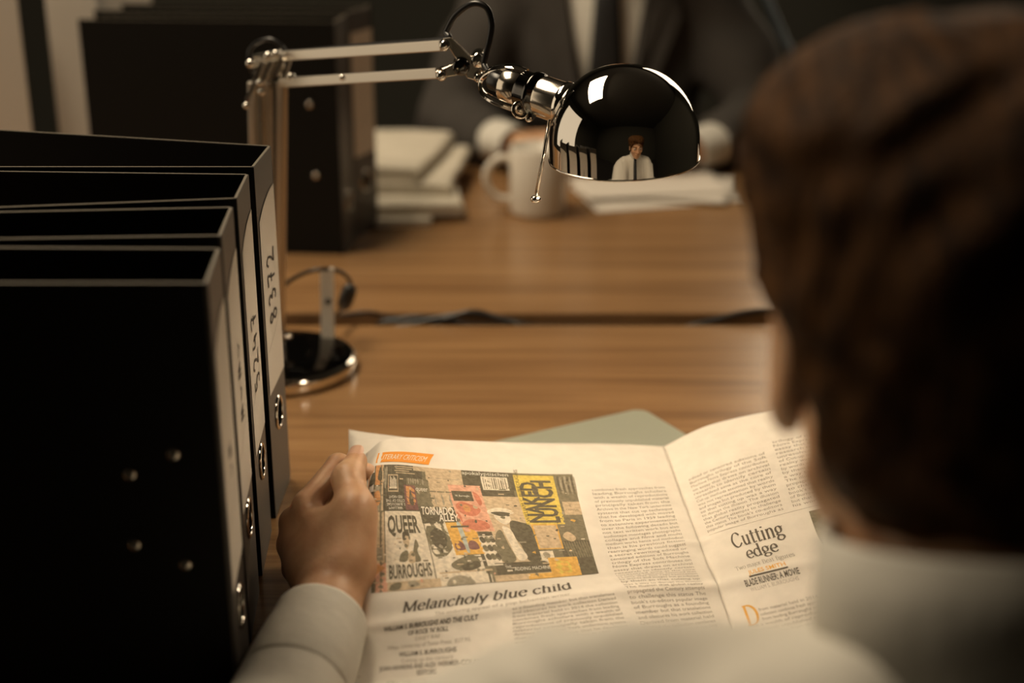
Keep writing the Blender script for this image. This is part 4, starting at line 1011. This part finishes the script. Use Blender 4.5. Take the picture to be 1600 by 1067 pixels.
# ------------------------------------------------------------------ people: smooth bodies from blended volumes
class Field:
    def __init__(self, xs, ys, zs):
        self.ax = [np.asarray(a, dtype=np.float64) for a in (xs, ys, zs)]
        self.f = np.full([len(a) for a in self.ax], 1.0, dtype=np.float32)
    def box(self, lo, hi):
        sl = []
        for a, l, h in zip(self.ax, lo, hi):
            i0 = max(int(np.searchsorted(a, l))-1, 0); i1 = min(int(np.searchsorted(a, h))+1, len(a))
            if i1 <= i0: return None
            sl.append(slice(i0, i1))
        return tuple(sl)
    def grid(self, sl):
        x, y, z = (a[s] for a, s in zip(self.ax, sl))
        return x[:, None, None], y[None, :, None], z[None, None, :]
    def merge(self, sl, d, k, op='add'):
        f = self.f[sl]; d = d.astype(np.float32)
        if op == 'sub':
            d = -d; h = np.clip(.5-.5*(d-f)/k, 0, 1); self.f[sl] = f*h+d*(1-h)+k*h*(1-h)   # smooth max
            return
        h = np.clip(.5+.5*(f-d)/k, 0, 1); self.f[sl] = f*(1-h)+d*h-k*h*(1-h)
    def capsule(self, a, b, ra, rb, k=.01, op='add'):
        a = np.array(a, float); b = np.array(b, float); m = max(ra, rb)+k+.03
        sl = self.box(np.minimum(a, b)-m, np.maximum(a, b)+m)
        if sl is None: return
        x, y, z = self.grid(sl); d = b-a; L2 = max(float(d@d), 1e-12)
        t = np.clip(((x-a[0])*d[0]+(y-a[1])*d[1]+(z-a[2])*d[2])/L2, 0, 1)
        q = np.sqrt((x-a[0]-d[0]*t)**2+(y-a[1]-d[1]*t)**2+(z-a[2]-d[2]*t)**2)-(ra+(rb-ra)*t)
        self.merge(sl, q, k, op)
    def chain(self, pts, rs, k=.01):
        for i in range(len(pts)-1): self.capsule(pts[i], pts[i+1], rs[i], rs[i+1], k)
    def ellipsoid(self, c, r, R=None, k=.01, op='add'):
        c = np.array(c, float); r = np.array(r, float); m = r.max()+k+.03
        sl = self.box(c-m, c+m)
        if sl is None: return
        x, y, z = self.grid(sl); x = x-c[0]; y = y-c[1]; z = z-c[2]
        if R is not None:
            A = np.array(R).T
            x, y, z = A[0, 0]*x+A[0, 1]*y+A[0, 2]*z, A[1, 0]*x+A[1, 1]*y+A[1, 2]*z, A[2, 0]*x+A[2, 1]*y+A[2, 2]*z
        k0 = np.sqrt((x/r[0])**2+(y/r[1])**2+(z/r[2])**2); k1 = np.sqrt((x/r[0]**2)**2+(y/r[1]**2)**2+(z/r[2]**2)**2)
        self.merge(sl, k0*(k0-1)/np.maximum(k1, 1e-6), k, op)
    def halfspace(self, p, n, k=.002):
        """keep what lies behind the plane through p with outward normal n"""
        p = np.array(p, float); n = np.array(n, float); n /= np.linalg.norm(n)
        sl = (slice(None),)*3; x, y, z = self.grid(sl)
        d = (x-p[0])*n[0]+(y-p[1])*n[1]+(z-p[2])*n[2]
        self.f = np.maximum(self.f, d.astype(np.float32))
    def mesh(self, name):
        f = self.f; s = f < 0
        c8 = sum(s[i:s.shape[0]-1+i, j:s.shape[1]-1+j, k:s.shape[2]-1+k].astype(np.int8) for i in (0, 1) for j in (0, 1) for k in (0, 1))
        act = (c8 > 0) & (c8 < 8); ac = np.argwhere(act); idx = -np.ones(act.shape, np.int64); idx[act] = np.arange(len(ac))
        acc = np.zeros((len(ac), 3)); num = np.zeros(len(ac))
        cor = [(i, j, k) for i in (0, 1) for j in (0, 1) for k in (0, 1)]
        for a in cor:
            for b in cor:
                if sum(q-p for p, q in zip(a, b)) == 1 and all(q >= p for p, q in zip(a, b)):
                    v0 = f[tuple((ac+a).T)]; v1 = f[tuple((ac+b).T)]; m = (v0 < 0) != (v1 < 0)
                    t = v0[m]/(v0[m]-v1[m]); acc[m] += np.array(a)+np.outer(t, np.array(b)-np.array(a)); num[m] += 1
        pos = ac+acc/num[:, None]
        P = np.stack([np.interp(pos[:, d], np.arange(len(self.ax[d])), self.ax[d]) for d in range(3)], 1)
        Q = []
        for d in range(3):
            lo = [slice(1, -1)]*3; hi = [slice(1, -1)]*3; lo[d] = slice(0, -1); hi[d] = slice(1, None)
            A, B = s[tuple(lo)], s[tuple(hi)]
            for sg, msk in ((1, A & ~B), (-1, ~A & B)):
                e = np.argwhere(msk); off = np.ones(3, int); off[d] = 0; e = e+off
                u, v = (d+1) % 3, (d+2) % 3; du = np.zeros(3, int); du[u] = 1; dv = np.zeros(3, int); dv[v] = 1
                q = np.stack([idx[tuple((e-du-dv).T)], idx[tuple((e-dv).T)], idx[tuple(e.T)], idx[tuple((e-du).T)]], 1)
                Q.append(q if sg == 1 else q[:, ::-1])
        Q = np.concatenate(Q); Q = Q[(Q >= 0).all(1)]
        me = bpy.data.meshes.new(name)
        me.vertices.add(len(P)); me.vertices.foreach_set('co', P.astype(np.float32).ravel())
        me.loops.add(Q.size); me.loops.foreach_set('vertex_index', Q.ravel().astype(np.int32))
        me.polygons.add(len(Q)); me.polygons.foreach_set('loop_start', np.arange(0, Q.size, 4, dtype=np.int32)); me.polygons.foreach_set('loop_total', np.full(len(Q), 4, np.int32))
        me.update(calc_edges=True); me.validate(); return me
def axis(lo, hi, step, fine=()):
    """grid coordinates, with finer steps inside the fine ranges (lo, hi, step)"""
    out = [lo]
    while out[-1] < hi:
        st = step
        for a, b, f in fine:
            if a-1e-9 <= out[-1] < b: st = f
        out.append(out[-1]+st)
    return np.array(out)
def relax(me, n=1):
    bm = bmesh.new(); bm.from_mesh(me)
    for _ in range(n): bmesh.ops.smooth_vert(bm, verts=bm.verts, factor=.5, use_axis_x=True, use_axis_y=True, use_axis_z=True)
    bm.to_mesh(me); bm.free(); return me

class Head:
    def __init__(self, c, yaw, pitch, roll=0):
        self.R = np.array(Matrix.Rotation(yaw, 3, 'Z') @ Matrix.Rotation(roll, 3, 'Y') @ Matrix.Rotation(-pitch, 3, 'X')); self.c = np.array(c)
    def p(self, *v): return self.c+self.R @ np.array(v)
    def add(self, F):
        R = self.R; E = lambda c, r, k=.012, op='add': F.ellipsoid(self.p(*c), r, R, k, op); Cc = lambda a, b, ra, rb, k=.01: F.capsule(self.p(*a), self.p(*b), ra, rb, k)
        E((0, -.018, .030), (.0735, .094, .086)); E((0, .030, -.030), (.060, .064, .086), .02)
        Cc((0, .070, -.098), (0, .074, -.092), .020, .018, .02); Cc((-.050, .004, -.064), (-.014, .066, -.098), .018, .016, .02); Cc((.050, .004, -.064), (.014, .066, -.098), .018, .016, .02)
        for s in (-1, 1):
            E((s*.030, .094, .006), (.017, .012, .011), .008, 'sub'); E((s*.030, .081, .005), (.0125, .0125, .0115), .003)
            Cc((s*.014, .092, .022), (s*.046, .078, .022), .007, .006, .008)
            E((s*.042, .066, -.025), (.018, .018, .016), .015)
            E((s*.079, -.010, -.010), (.0095, .020, .033), .008); E((s*.0865, -.008, -.006), (.004, .010, .017), .004, 'sub'); Cc((s*.078, .002, -.032), (s*.077, -.004, -.036), .007, .007, .005)
        Cc((0, .092, .010), (0, .112, -.030), .0075, .0115, .008); 
        for s in (-1, 1): E((s*.011, .100, -.033), (.008, .010, .007), .006)
        E((0, .090, -.057), (.024, .013, .0052), .004); E((0, .088, -.068), (.021, .013, .0062), .004)
    def hair(self, F, full=0.0):
        R = self.R
        F.ellipsoid(self.p(0, -.022, .036), (.0850+full*.7, .103+full*.5, .094+full), R, .01)
        if full:
            for s in (-1, 1): F.ellipsoid(self.p(s*.044, -.022, .086), (.056, .072, .054), R, .02)
        F.ellipsoid(self.p(0, -.03, .0), (.072, .07, .08), R, .02); F.ellipsoid(self.p(0, -.055, -.030), (.068+full*.6, .060, .066), R, .02)
        F.ellipsoid(self.p(0, .045, .088), (.064, .052, .030), R, .02); F.ellipsoid(self.p(.018, .080, .078), (.040, .022, .018), R, .015)
        F.ellipsoid(self.p(0, .085, -.028), (.078, .078, .088), R, .01, 'sub')
        for s in (-1, 1):
            F.ellipsoid(self.p(s*.102, .016, -.030), (.054, .058, .066), R, .008, 'sub'); F.capsule(self.p(s*.070, .026, .02), self.p(s*.067, .026, -.004), .010, .006, .006)
        sl = (slice(None),)*3; x, y, z = F.grid(sl); x = x-self.c[0]; y = y-self.c[1]; z = z-self.c[2]      # locks of hair
        F.f += (.0016*np.sin(150*x+40*y+9*np.sin(30*z))+.0014*np.sin(95*x-60*z+7*np.sin(40*y))).astype(np.float32)
        F.halfspace(self.p(0, -.05, -.100), R @ np.array((0, .25, -1)))
    def eyes(self, parent):
        for s in (-1, 1):
            c = Vector(self.p(s*.030, .0835, .005)); f = Vector(self.R @ np.array((0, 1, -.25)))
            bm = bmesh.new(); add_ball(bm, c, .0115, 10); e = from_bm('eye', bm, M_EYE, parent)
            bm = bmesh.new(); add_lathe(bm, [(0, .0004), (.0052, 0), (.0052, -.002)], axis_matrix(c+f*.0112, f), 20); from_bm('iris', bm, M_IRIS, e)
            bm = bmesh.new(); pts = [Vector(self.p(s*.013, .101, .024)), Vector(self.p(s*.030, .097, .030)), Vector(self.p(s*.048, .083, .025))]
            add_tube(bm, catmull(pts, 6), [.002]+[.0032]*11+[.0012], 8); from_bm('eyebrow', bm, M_HAIR, parent)

def hand(F, W, mcp, fingers, thumb, sc=1.0, palm=()):
    """W wrist; mcp four knuckles; fingers four lists of three joints; thumb four joints"""
    k = .006
    ra = (.0105, .0108, .0102, .0092)
    W = np.array(W)
    for m, fs, r in zip(mcp, fingers, ra):
        m = np.array(m)
        F.capsule(W+(m-W)*.12, m, .0165*sc, r*1.10*sc, .010)                    # metacarpal, fills the palm
        F.chain([m]+list(fs), [r*1.05*sc, r*.92*sc, r*.82*sc, r*.68*sc], .0035)
    F.chain(list(thumb), [.0175*sc, .0150*sc, .0118*sc, .0092*sc], .008)
    for a, b, r0, r1 in palm: F.capsule(a, b, r0, r1, .012)

def off(v): v = np.array(v, float); v[2] += DESK; return v
def cuff(name, p0, p1, r0, r1, parent, m, th=.0022, flat=.9, button=True):
    """stiff open cuff round the wrist, wider than the arm inside it"""
    p0, p1 = Vector(p0), Vector(p1); bm = bmesh.new(); a = (p1-p0); L = a.length; M = axis_matrix(p0, a); M = M @ Matrix.Diagonal((1, flat, 1, 1))
    prof = [(r0, 0), (r0*1.01, L*.04), (r0+(r1-r0)*.5+.0006, L*.5), (r1, L*.93), (r1*.997, L*.97), (r1-.0008, L), (r1-th, L*.985), (r1-th*1.1, L*.9), (r0-th, 0)]
    add_lathe(bm, prof, M, 48, closed=True); o = from_bm(name, bm, m, parent)
    return o
# ---------------------------------------------------------------- the reader in the foreground
HC = off((.203, .622, .356))
head = Head(HC, math.radians(4), math.radians(16))
W_L = off((-.133, .918, .046)); E_L = off((-.172, .665, .005)); S_L3 = off((.033, .590, .147))
W_R = off((.420, .970, .070)); E_R = off((.515, .700, .01)); S_R3 = off((.375, .575, .146))
lmcp = [off(p) for p in ((-.160, 1.000, .080), (-.1715, 1.004, .063), (-.1745, 1.000, .045), (-.171, .992, .028))]
lfin = [[off(p) for p in q] for q in (
    ((-.1400, 1.043, .094), (-.1190, 1.052, .082), (-.104, 1.046, .072)),
    ((-.1520, 1.046, .068), (-.1265, 1.052, .058), (-.110, 1.044, .052)),
    ((-.1565, 1.040, .046), (-.1310, 1.044, .038), (-.116, 1.034, .034)),
    ((-.1600, 1.026, .026), (-.1380, 1.028, .020), (-.125, 1.020, .018)))]
lth = [off(p) for p in ((-.122, .940, .062), (-.1195, .972, .090), (-.1275, 1.004, .1010), (-.1240, 1.030, .1035))]
def mir(p): return np.array([.272-p[0], p[1]+.048, p[2]+.022])
def body_of_reader():
    F = Field(axis(-.26, .60, .0055, ((-.195, -.085, .0019), (.355, .465, .0034))),
              axis(.30, 1.13, .0055, ((.885, 1.075, .0019), (1.075, 1.125, .0034))),
              axis(DESK-.34, DESK+.53, .0055, ((DESK, DESK+.125, .0019),)))
    head.add(F)
    nb = off((.207, .535, .24))
    F.capsule(head.p(0, -.035, -.05), nb, .052, .056, .02); F.capsule(head.p(0, .0, -.08), off((.200, .560, .235)), .045, .05, .02)
    F.ellipsoid(off((.208, .510, .07)), (.160, .085, .12), None, .03); F.ellipsoid(off((.21, .46, -.10)), (.145, .090, .17), None, .04)
    F.capsule(off((.09, .540, .145)), off((.34, .520, .145)), .045, .045, .03)
    for S, E, W in ((S_L3, E_L, W_L), (S_R3, E_R, W_R)):
        F.chain([S, S+(E-S)*.5, E], [.052, .046, .038], .02); F.chain([E, E+(W-E)*.35, W], [.040, .040, .0245], .02)
    d = (W_L-E_L); d /= np.linalg.norm(d)
    hand(F, W_L, lmcp, lfin, lth, 1.0, [(off((-.128, .935, .058)), off((-.140, .975, .078)), .020, .012), (off((-.122, .935, .055)), off((-.120, .962, .082)), .018, .015), (off((-.150, .955, .050)), off((-.160, .985, .052)), .019, .014)])
    hand(F, W_R, [mir(p) for p in lmcp], [[mir(p) for p in q] for q in lfin], [mir(p) for p in lth], 1.0, [(mir(off((-.128, .935, .058))), mir(off((-.140, .975, .078))), .020, .012), (mir(off((-.150, .955, .050))), mir(off((-.160, .985, .052))), .019, .014)])
    return F.mesh('body')
reader = link('person', relax(body_of_reader()), M_SKIN)
tag(reader, 'person in a white shirt seen from behind, reading the open newspaper', 'person')
def simple(name, build, xs, ys, zs, m, parent, n=2):
    F = Field(xs, ys, zs); build(F); return link(name, relax(F.mesh(name), n), m, parent)
simple('hair', lambda F: head.hair(F, .014), axis(HC[0]-.15, HC[0]+.15, .0045), axis(HC[1]-.17, HC[1]+.15, .0045), axis(HC[2]-.16, HC[2]+.16, .0045), M_HAIR, reader, 3)
head.eyes(reader)
# nails
def nail(j0, j1, side, r, parent):
    j0, j1 = Vector(j0), Vector(j1); a = (j1-j0).normalized(); s = Vector(side); s = (s-a*s.dot(a)).normalized(); b = a.cross(s)
    bm = bmesh.new(); c = j1+a*r*.25; rows = []
    for i in range(6):
        y = (-.55+1.5*i/5)*r; row = []
        for k in range(7):
            th = math.radians(-52+104*k/6); w_ = 1 if i < 4 else (.93 if i == 4 else .75)
            row.append(bm.verts.new(c+a*y+(s*math.cos(th*w_)+b*math.sin(th*w_))*(r*(.985 if i == 0 else 1.0)+.0003-(.0006 if k in (0, 6) else 0)-.05*max(0, y))))
        rows.append(row)
    for p, q in zip(rows[:-1], rows[1:]):
        for k in range(6): bm.faces.new((p[k], p[k+1], q[k+1], q[k]))
    bmesh.ops.recalc_face_normals(bm, faces=bm.faces); return from_bm('fingernail', bm, M_NAIL, parent)
nail(lth[2], lth[3], (-.25, -.25, .93), .0092, reader)
# shirt
def shirt(F):
    F.ellipsoid(off((.208, .510, .10)), (.178, .105, .16), None, .03); F.ellipsoid(off((.21, .455, -.10)), (.160, .105, .18), None, .05)
    F.capsule(off((.070, .554, .173)), off((.340, .528, .160)), .060, .060, .045)
    F.capsule(off((.207, .532, .200)), off((.208, .537, .240)), .070, .063, .025)
    for S, E, W, sd in ((S_L3, E_L, W_L, 1), (S_R3, E_R, W_R, -1)):
        F.chain([S, S+(E-S)*.5, E], [.066, .060, .053], .03); F.chain([E, E+(W-E)*.35, E+(W-E)*.70], [.048, .047, .0365], .02)
        u = (W-E)/np.linalg.norm(W-E)
    # soft folds in the sleeves and across the back
    sl = (slice(None),)*3; x, y, z = F.grid(sl)
    x = x+0*y+0*z
    q = W_L-(W_L-E_L)*.20; near = np.clip((np.sqrt((x-q[0])**2+(y-q[1])**2+(z-q[2])**2)-.045)/.06, 0, 1)     # folds die out under the cuff
    F.f += (near*(.0036*np.sin(85*y+60*x+5*np.sin(40*z+20*x))*(.5+.5*np.sin(31*x+19*z+1))+.0020*np.sin(52*z-30*x+8*np.sin(11*y)))).astype(np.float32)
    d = np.ones_like(F.f)
    for E, W in ((E_L, W_L), (E_R, W_R)):
        u = (W-E)/np.linalg.norm(W-E); q = E+(W-E)*.70
        side = (x-q[0])*u[0]+(y-q[1])*u[1]+(z-q[2])*u[2]
        near = np.sqrt((x-W[0])**2+(y-W[1])**2+(z-W[2])**2) < .16
        F.f = np.where(near, np.maximum(F.f, side), F.f).astype(np.float32)
shirt_o = simple('shirt', shirt, axis(-.30, .62, .0065), axis(.28, 1.0, .0065), axis(DESK-.34, DESK+.36, .0065), M_SHIRT, reader, 2)
for E, W in ((E_L, W_L), (E_R, W_R)):
    E, W = Vector(E), Vector(W); d = (W-E).normalized()
    cuff('cuff', E.lerp(W, .62), W-d*.026, .0388, .0342, shirt_o, M_SHIRT, flat=1.0)
def collar(c, axis_v, fwd, r, h, parent, m, tall=.012):
    """stand and fold of a shirt collar, open at the front"""
    c = Vector(c); a = Vector(axis_v).normalized(); f = Vector(fwd); f = (f-a*f.dot(a)).normalized(); s = f.cross(a)
    bm = bmesh.new(); n = 44; prof = [(0, -.012), (.001, h*.5), (.002, h), (.0045, h+.0015), (.0072, h), (.0085, h*.5), (.0105, -.010), (.0085, -.011), (.0062, h*.5), (.0045, h*.9)]
    rings = []
    for i in range(n+1):
        t = math.radians(8+344*i/n); k = 1-math.cos(t)          # t = 0 at the front
        up = 0.006*(1-math.cos(t))/2
        ring = []
        for dr, z in prof:
            q = r+dr; drop = 0 if z > h*.7 else -.016*max(0, math.cos(t))**6*(dr > .008)
            ring.append(bm.verts.new(c+(f*math.cos(t)*1.05+s*math.sin(t))*q+a*(z+up+drop)))
        rings.append(ring)
    k = len(prof)
    for p, q in zip(rings[:-1], rings[1:]):
        for i in range(k): bm.faces.new((p[i], p[(i+1) % k], q[(i+1) % k], q[i]))
    bm.faces.new(rings[0]); bm.faces.new(rings[-1][::-1]); bmesh.ops.recalc_face_normals(bm, faces=bm.faces)
    return from_bm('collar', bm, m, parent)
collar(off((.209, .545, .244)), (-.02, .28, 1), (-.1, 1, -.2), .0655, .042, shirt_o, M_SHIRT)
def necktie(pts, ws, nrm, parent, m, knot):
    bm = bmesh.new(); rows = []
    for (p, w_) in zip(pts, ws):
        p = Vector(p); n = Vector(nrm).normalized(); s = n.cross(Vector((0, 0, 1))).normalized()
        rows.append([bm.verts.new(p+s*(w_/2*q)+n*dz) for q, dz in ((-1, .001), (-.5, .004), (.5, .004), (1, .001), (.9, -.002), (-.9, -.002))])
    for a, b in zip(rows[:-1], rows[1:]):
        for i in range(6): bm.faces.new((a[i], a[(i+1) % 6], b[(i+1) % 6], b[i]))
    bm.faces.new(rows[0][::-1]); bm.faces.new(rows[-1]); bmesh.ops.recalc_face_normals(bm, faces=bm.faces)
    o = from_bm('necktie', bm, m, parent)
    bm = bmesh.new(); k = Vector(knot); add_ball(bm, k, .017, 10, (1, .7, 1.15)); from_bm('tie_knot', bm, m, o); return o
necktie([off((.195, .622, .215)), off((.195, .637, .14)), off((.195, .634, .05)), off((.197, .615, -.05)), off((.20, .585, -.16)), off((.20, .575, -.20))], [.030, .045, .058, .070, .082, .004], (0, 1, .1), reader, M_TIE, off((.195, .620, .232)))
def legs(F, hx, hy, sgn, kx, foot):
    for s in (-1, 1):
        h = np.array((hx+s*.085, hy, .50)); kn = np.array((kx+s*.11, hy+sgn*.42, .49)); an = np.array((kx+s*.12, hy+sgn*(.42+foot), .10))
        F.ellipsoid((hx, hy-sgn*.0, .52), (.165, .12, .10), None, .05); F.chain([h, kn, an], [.085, .062, .045], .03)
simple('trousers', lambda F: legs(F, .21, .43, 1, .20, .08), axis(-.10, .52, .012), axis(.26, 1.12, .012), axis(.04, .68, .012), M_TROUS, reader)
def shoes(parent, hx, hy, sgn, kx, foot):
    for s in (-1, 1):
        x, y = kx+s*.12, hy+sgn*(.42+foot)
        F = Field(axis(x-.07, x+.07, .006), axis(y-.12, y+.12+.12, .006) if sgn > 0 else axis(y-.24, y+.12, .006), axis(-.02, .16, .006))
        F.capsule((x, y-sgn*.03, .045), (x+s*.01, y+sgn*.15, .034), .042, .034, .02); F.capsule((x, y, .05), (x, y, .105), .04, .044, .02); F.halfspace((x, y, .002), (0, 0, -1))
        link('shoe', relax(F.mesh('shoe')), M_SHOE, parent)
shoes(reader, .21, .43, 1, .20, .08)
# the chair he sits on
ch = thing('office_chair', 'dark office chair under the person reading the newspaper', 'chair', (.21, .42, 0))
def chair(t, x, y, sgn, top):
    bm = bmesh.new(); add_box(bm, (x-.24, y-.24, .36), (x+.24, y+.24, .425), bevel=.03, seg=3); from_bm('seat', bm, M_BLACKPL, t)
    bm = bmesh.new(); yy = y-sgn*.235; add_box(bm, (x-.22, yy-.022, .56), (x+.22, yy+.022, top), bevel=.02, seg=3); from_bm('backrest', bm, M_BLACKPL, t)
    bm = bmesh.new(); add_rod(bm, (x, yy, .58), (x, y-sgn*.20, .37), .06, .012); from_bm('back_support', bm, M_DARKCH, t)
    bm = bmesh.new(); add_cyl(bm, (x, y, .09), (x, y, .37), .026, 20); from_bm('gas_column', bm, M_DARKCH, t)
    bm = bmesh.new()
    for k in range(5):
        a = 2*PI*k/5+.3; add_rod(bm, (x, y, .095), (x+.28*math.cos(a), y+.28*math.sin(a), .07), .04, .025)
    from_bm('star_base', bm, M_BLACKPL, t)
    for k in range(5):
        a = 2*PI*k/5+.3; c = Vector((x+.275*math.cos(a), y+.275*math.sin(a), .029)); bm = bmesh.new(); d = Vector((-math.sin(a), math.cos(a), 0))*.02
        add_cyl(bm, c-d, c+d, .028, 20, .004); from_bm('castor', bm, M_BLACKPL, t)
chair(ch, .21, .43, 1, .90)

# ---------------------------------------------------------------- the man in the suit across the desk
FX, FY = .172, 2.70
fh = Head((FX+.005, FY-.10, DESK+.545), math.radians(180), math.radians(22))
W1, E1, S1 = off((-.005, 2.475, .050)), off((-.118, 2.63, .050)), off((-.020, 2.735, .285))      # photo left
W2, E2, S2 = off((.325, 2.455, .046)), off((.475, 2.600, .055)), off((.364, 2.735, .285))      # photo right
def fmcp(W, sx, fan=1): return [W+np.array(p) for p in ((sx*.070, -.020, .012), (sx*.076, -.002, .014), (sx*.074, .015, .010), (sx*.068, .030, .003))]
def ffin(m, sx): return [[p+np.array(q) for q in ((sx*.036, -.012, .004), (sx*.055, -.016, -.010), (sx*.062, -.018, -.026))] for p in m]
def far_body():
    F = Field(axis(-.24, .62, .009, ((-.02, .12, .005), (.21, .33, .005))), axis(2.38, 2.95, .009, ((2.40, 2.52, .005),)), axis(DESK-.30, DESK+.72, .009, ((DESK, DESK+.10, .005),)))
    fh.add(F); F.capsule(fh.p(0, -.03, -.05), off((FX, FY+.03, .38)), .052, .058, .02)
    F.ellipsoid(off((FX, FY+.035, .18)), (.155, .085, .20), None, .03); F.ellipsoid(off((FX, FY+.06, -.12)), (.14, .09, .2), None, .04)
    for S, E, W in ((S1, E1, W1), (S2, E2, W2)): F.chain([S, S+(E-S)*.5, E], [.05, .046, .038], .02); F.chain([E, E+(W-E)*.4, W], [.038, .038, .025], .02)
    for W, sx in ((W1, 1), (W2, -1)):
        m = fmcp(W, sx); hand(F, W, m, ffin(m, sx), [W+np.array(p) for p in ((sx*.018, -.022, .008), (sx*.040, -.042, .008), (sx*.066, -.050, .002), (sx*.086, -.048, -.006))])
    return F.mesh('body')
far = link('person', relax(far_body()), M_SKIN)
tag(far, 'person in a charcoal suit and black tie, arms on the desk beyond the lamp', 'person')
simple('hair', fh.hair, axis(fh.c[0]-.15, fh.c[0]+.15, .007), axis(fh.c[1]-.17, fh.c[1]+.17, .007), axis(fh.c[2]-.16, fh.c[2]+.16, .007), M_HAIRB, far, 3)
fh.eyes(far)
def far_shirt(F):
    F.ellipsoid(off((FX, FY+.028, .18)), (.165, .095, .215), None, .03); F.capsule(off((FX, FY+.03, .33)), off((FX, FY+.02, .40)), .075, .060, .04); F.ellipsoid(off((FX, FY+.05, -.10)), (.15, .10, .2), None, .04)
fs = simple('shirt', far_shirt, axis(-.08, .42, .009), axis(2.5, 2.95, .009), axis(DESK-.30, DESK+.47, .009), M_SHIRT, far)
collar(off((FX, FY+.005, .385)), (0, -.25, 1), (0, -1, -.2), .066, .04, fs, M_SHIRT)
def jacket(F):
    F.ellipsoid(off((FX, FY+.030, .17)), (.200, .112, .235), None, .03); F.ellipsoid(off((FX, FY+.05, -.12)), (.185, .12, .22), None, .05)
    F.capsule(off((FX-.145, FY+.035, .305)), off((FX+.145, FY+.035, .305)), .066, .066, .05)
    for S, E, W in ((S1, E1, W1), (S2, E2, W2)): F.chain([S, S+(E-S)*.5, E], [.074, .066, .060], .03); F.chain([E, E+(W-E)*.4, E+(W-E)*.80], [.060, .058, .047], .02)
    sl = (slice(None),)*3; x, y, z = F.grid(sl)
    F.f += (.0035*np.sin(48*y+22*x+6*np.sin(12*z))*np.sin(14*x+11*z+1)+.003*np.sin(30*z-22*x)).astype(np.float32)
    # the opening over the shirt front: a V from the collar down to the button
    hw = np.clip((z-(DESK-.07))/.52, 0, 1)*.135
    v = np.maximum(np.abs(x-FX)-hw, (y-(FY+.01)))
    F.f = np.maximum(F.f, -v).astype(np.float32)
    for E, W in ((E1, W1), (E2, W2)):
        u = (W-E)/np.linalg.norm(W-E); q = E+(W-E)*.80
        side = (x-q[0])*u[0]+(y-q[1])*u[1]+(z-q[2])*u[2]; near = np.sqrt((x-W[0])**2+(y-W[1])**2+(z-W[2])**2) < .13
        F.f = np.where(near, np.maximum(F.f, side), F.f).astype(np.float32)
    F.capsule(off((FX, FY, .42)), off((FX, FY, .60)), .09, .09, .01, 'sub')
jk = simple('suit_jacket', jacket, axis(-.26, .64, .009), axis(2.40, 2.96, .009), axis(DESK-.30, DESK+.42, .009), M_SUIT, far)
# lapels
for s in (-1, 1):
    bm = bmesh.new(); th = .004
    pts = [off((FX+s*.086, FY-.045, .375)), off((FX+s*.135, FY-.042, .315)), off((FX+s*.118, FY-.060, .290)), off((FX+s*.138, FY-.060, .250)), off((FX+s*.022, FY-.098, -.035)), off((FX+s*.008, FY-.092, -.060)), off((FX+s*.058, FY-.088, .16))]
    lo = [bm.verts.new(Vector(p)) for p in pts]; hi = [bm.verts.new(Vector(p)+Vector((0, -th, 0))) for p in pts]; n = len(pts)
    bm.faces.new(lo); bm.faces.new(hi[::-1])
    for i in range(n): bm.faces.new((lo[i], lo[(i+1) % n], hi[(i+1) % n], hi[i]))
    bmesh.ops.triangulate(bm, faces=bm.faces[:]); bmesh.ops.recalc_face_normals(bm, faces=bm.faces); from_bm('lapel', bm, M_SUIT, jk, False)
for E, W in ((E1, W1), (E2, W2)):
    E, W = Vector(E), Vector(W); d = (W-E).normalized(); cuff('cuff', E.lerp(W, .74), W+d*.022, .0415, .0375, fs, M_SHIRT)
necktie([off((FX, FY-.064, .360)), off((FX, FY-.078, .27)), off((FX, FY-.080, .17)), off((FX, FY-.070, .07)), off((FX, FY-.06, -.05)), off((FX, FY-.055, -.10))], [.032, .048, .062, .072, .082, .004], (0, -1, .1), far, M_TIE, off((FX, FY-.058, .378)))
simple('trousers', lambda F: legs(F, FX, FY+.06, -1, FX, .10), axis(-.16, .50, .014), axis(1.9, 2.95, .014), axis(.04, .68, .014), M_TROUS, far)
shoes(far, FX, FY+.06, -1, FX, .10)
c2 = thing('office_chair', 'dark office chair behind the man in the charcoal suit', 'chair', (FX, FY+.06, 0)); chair(c2, FX, FY+.06, -1, .98)
M_BLUEST = mat('blue_grey_tube', (.16, .20, .24), .35, .6)
pa, pb_ = at(1192, -14, 2.86), at(1246, 112, 2.80)
bm = bmesh.new(); add_tube(bm, catmull([pa+Vector((-.02, .04, .03)), pa, (pa+pb_)/2, pb_, pb_+Vector((.0, -.02, -.12)), Vector((pb_.x-.06, pb_.y-.02, .44))], 8), .0075, 12); from_bm('arm_tube', bm, M_BLUEST, c2)
qa, qb = D(-.13, 2.97, .06), D(-.15, 2.86, -.06)
bm = bmesh.new(); add_tube(bm, catmull([qa+Vector((.02, .04, .01)), qa, qb, Vector((qb.x+.06, qb.y-.02, .44))], 8), .0075, 12); from_bm('arm_tube', bm, M_BLUEST, c2)
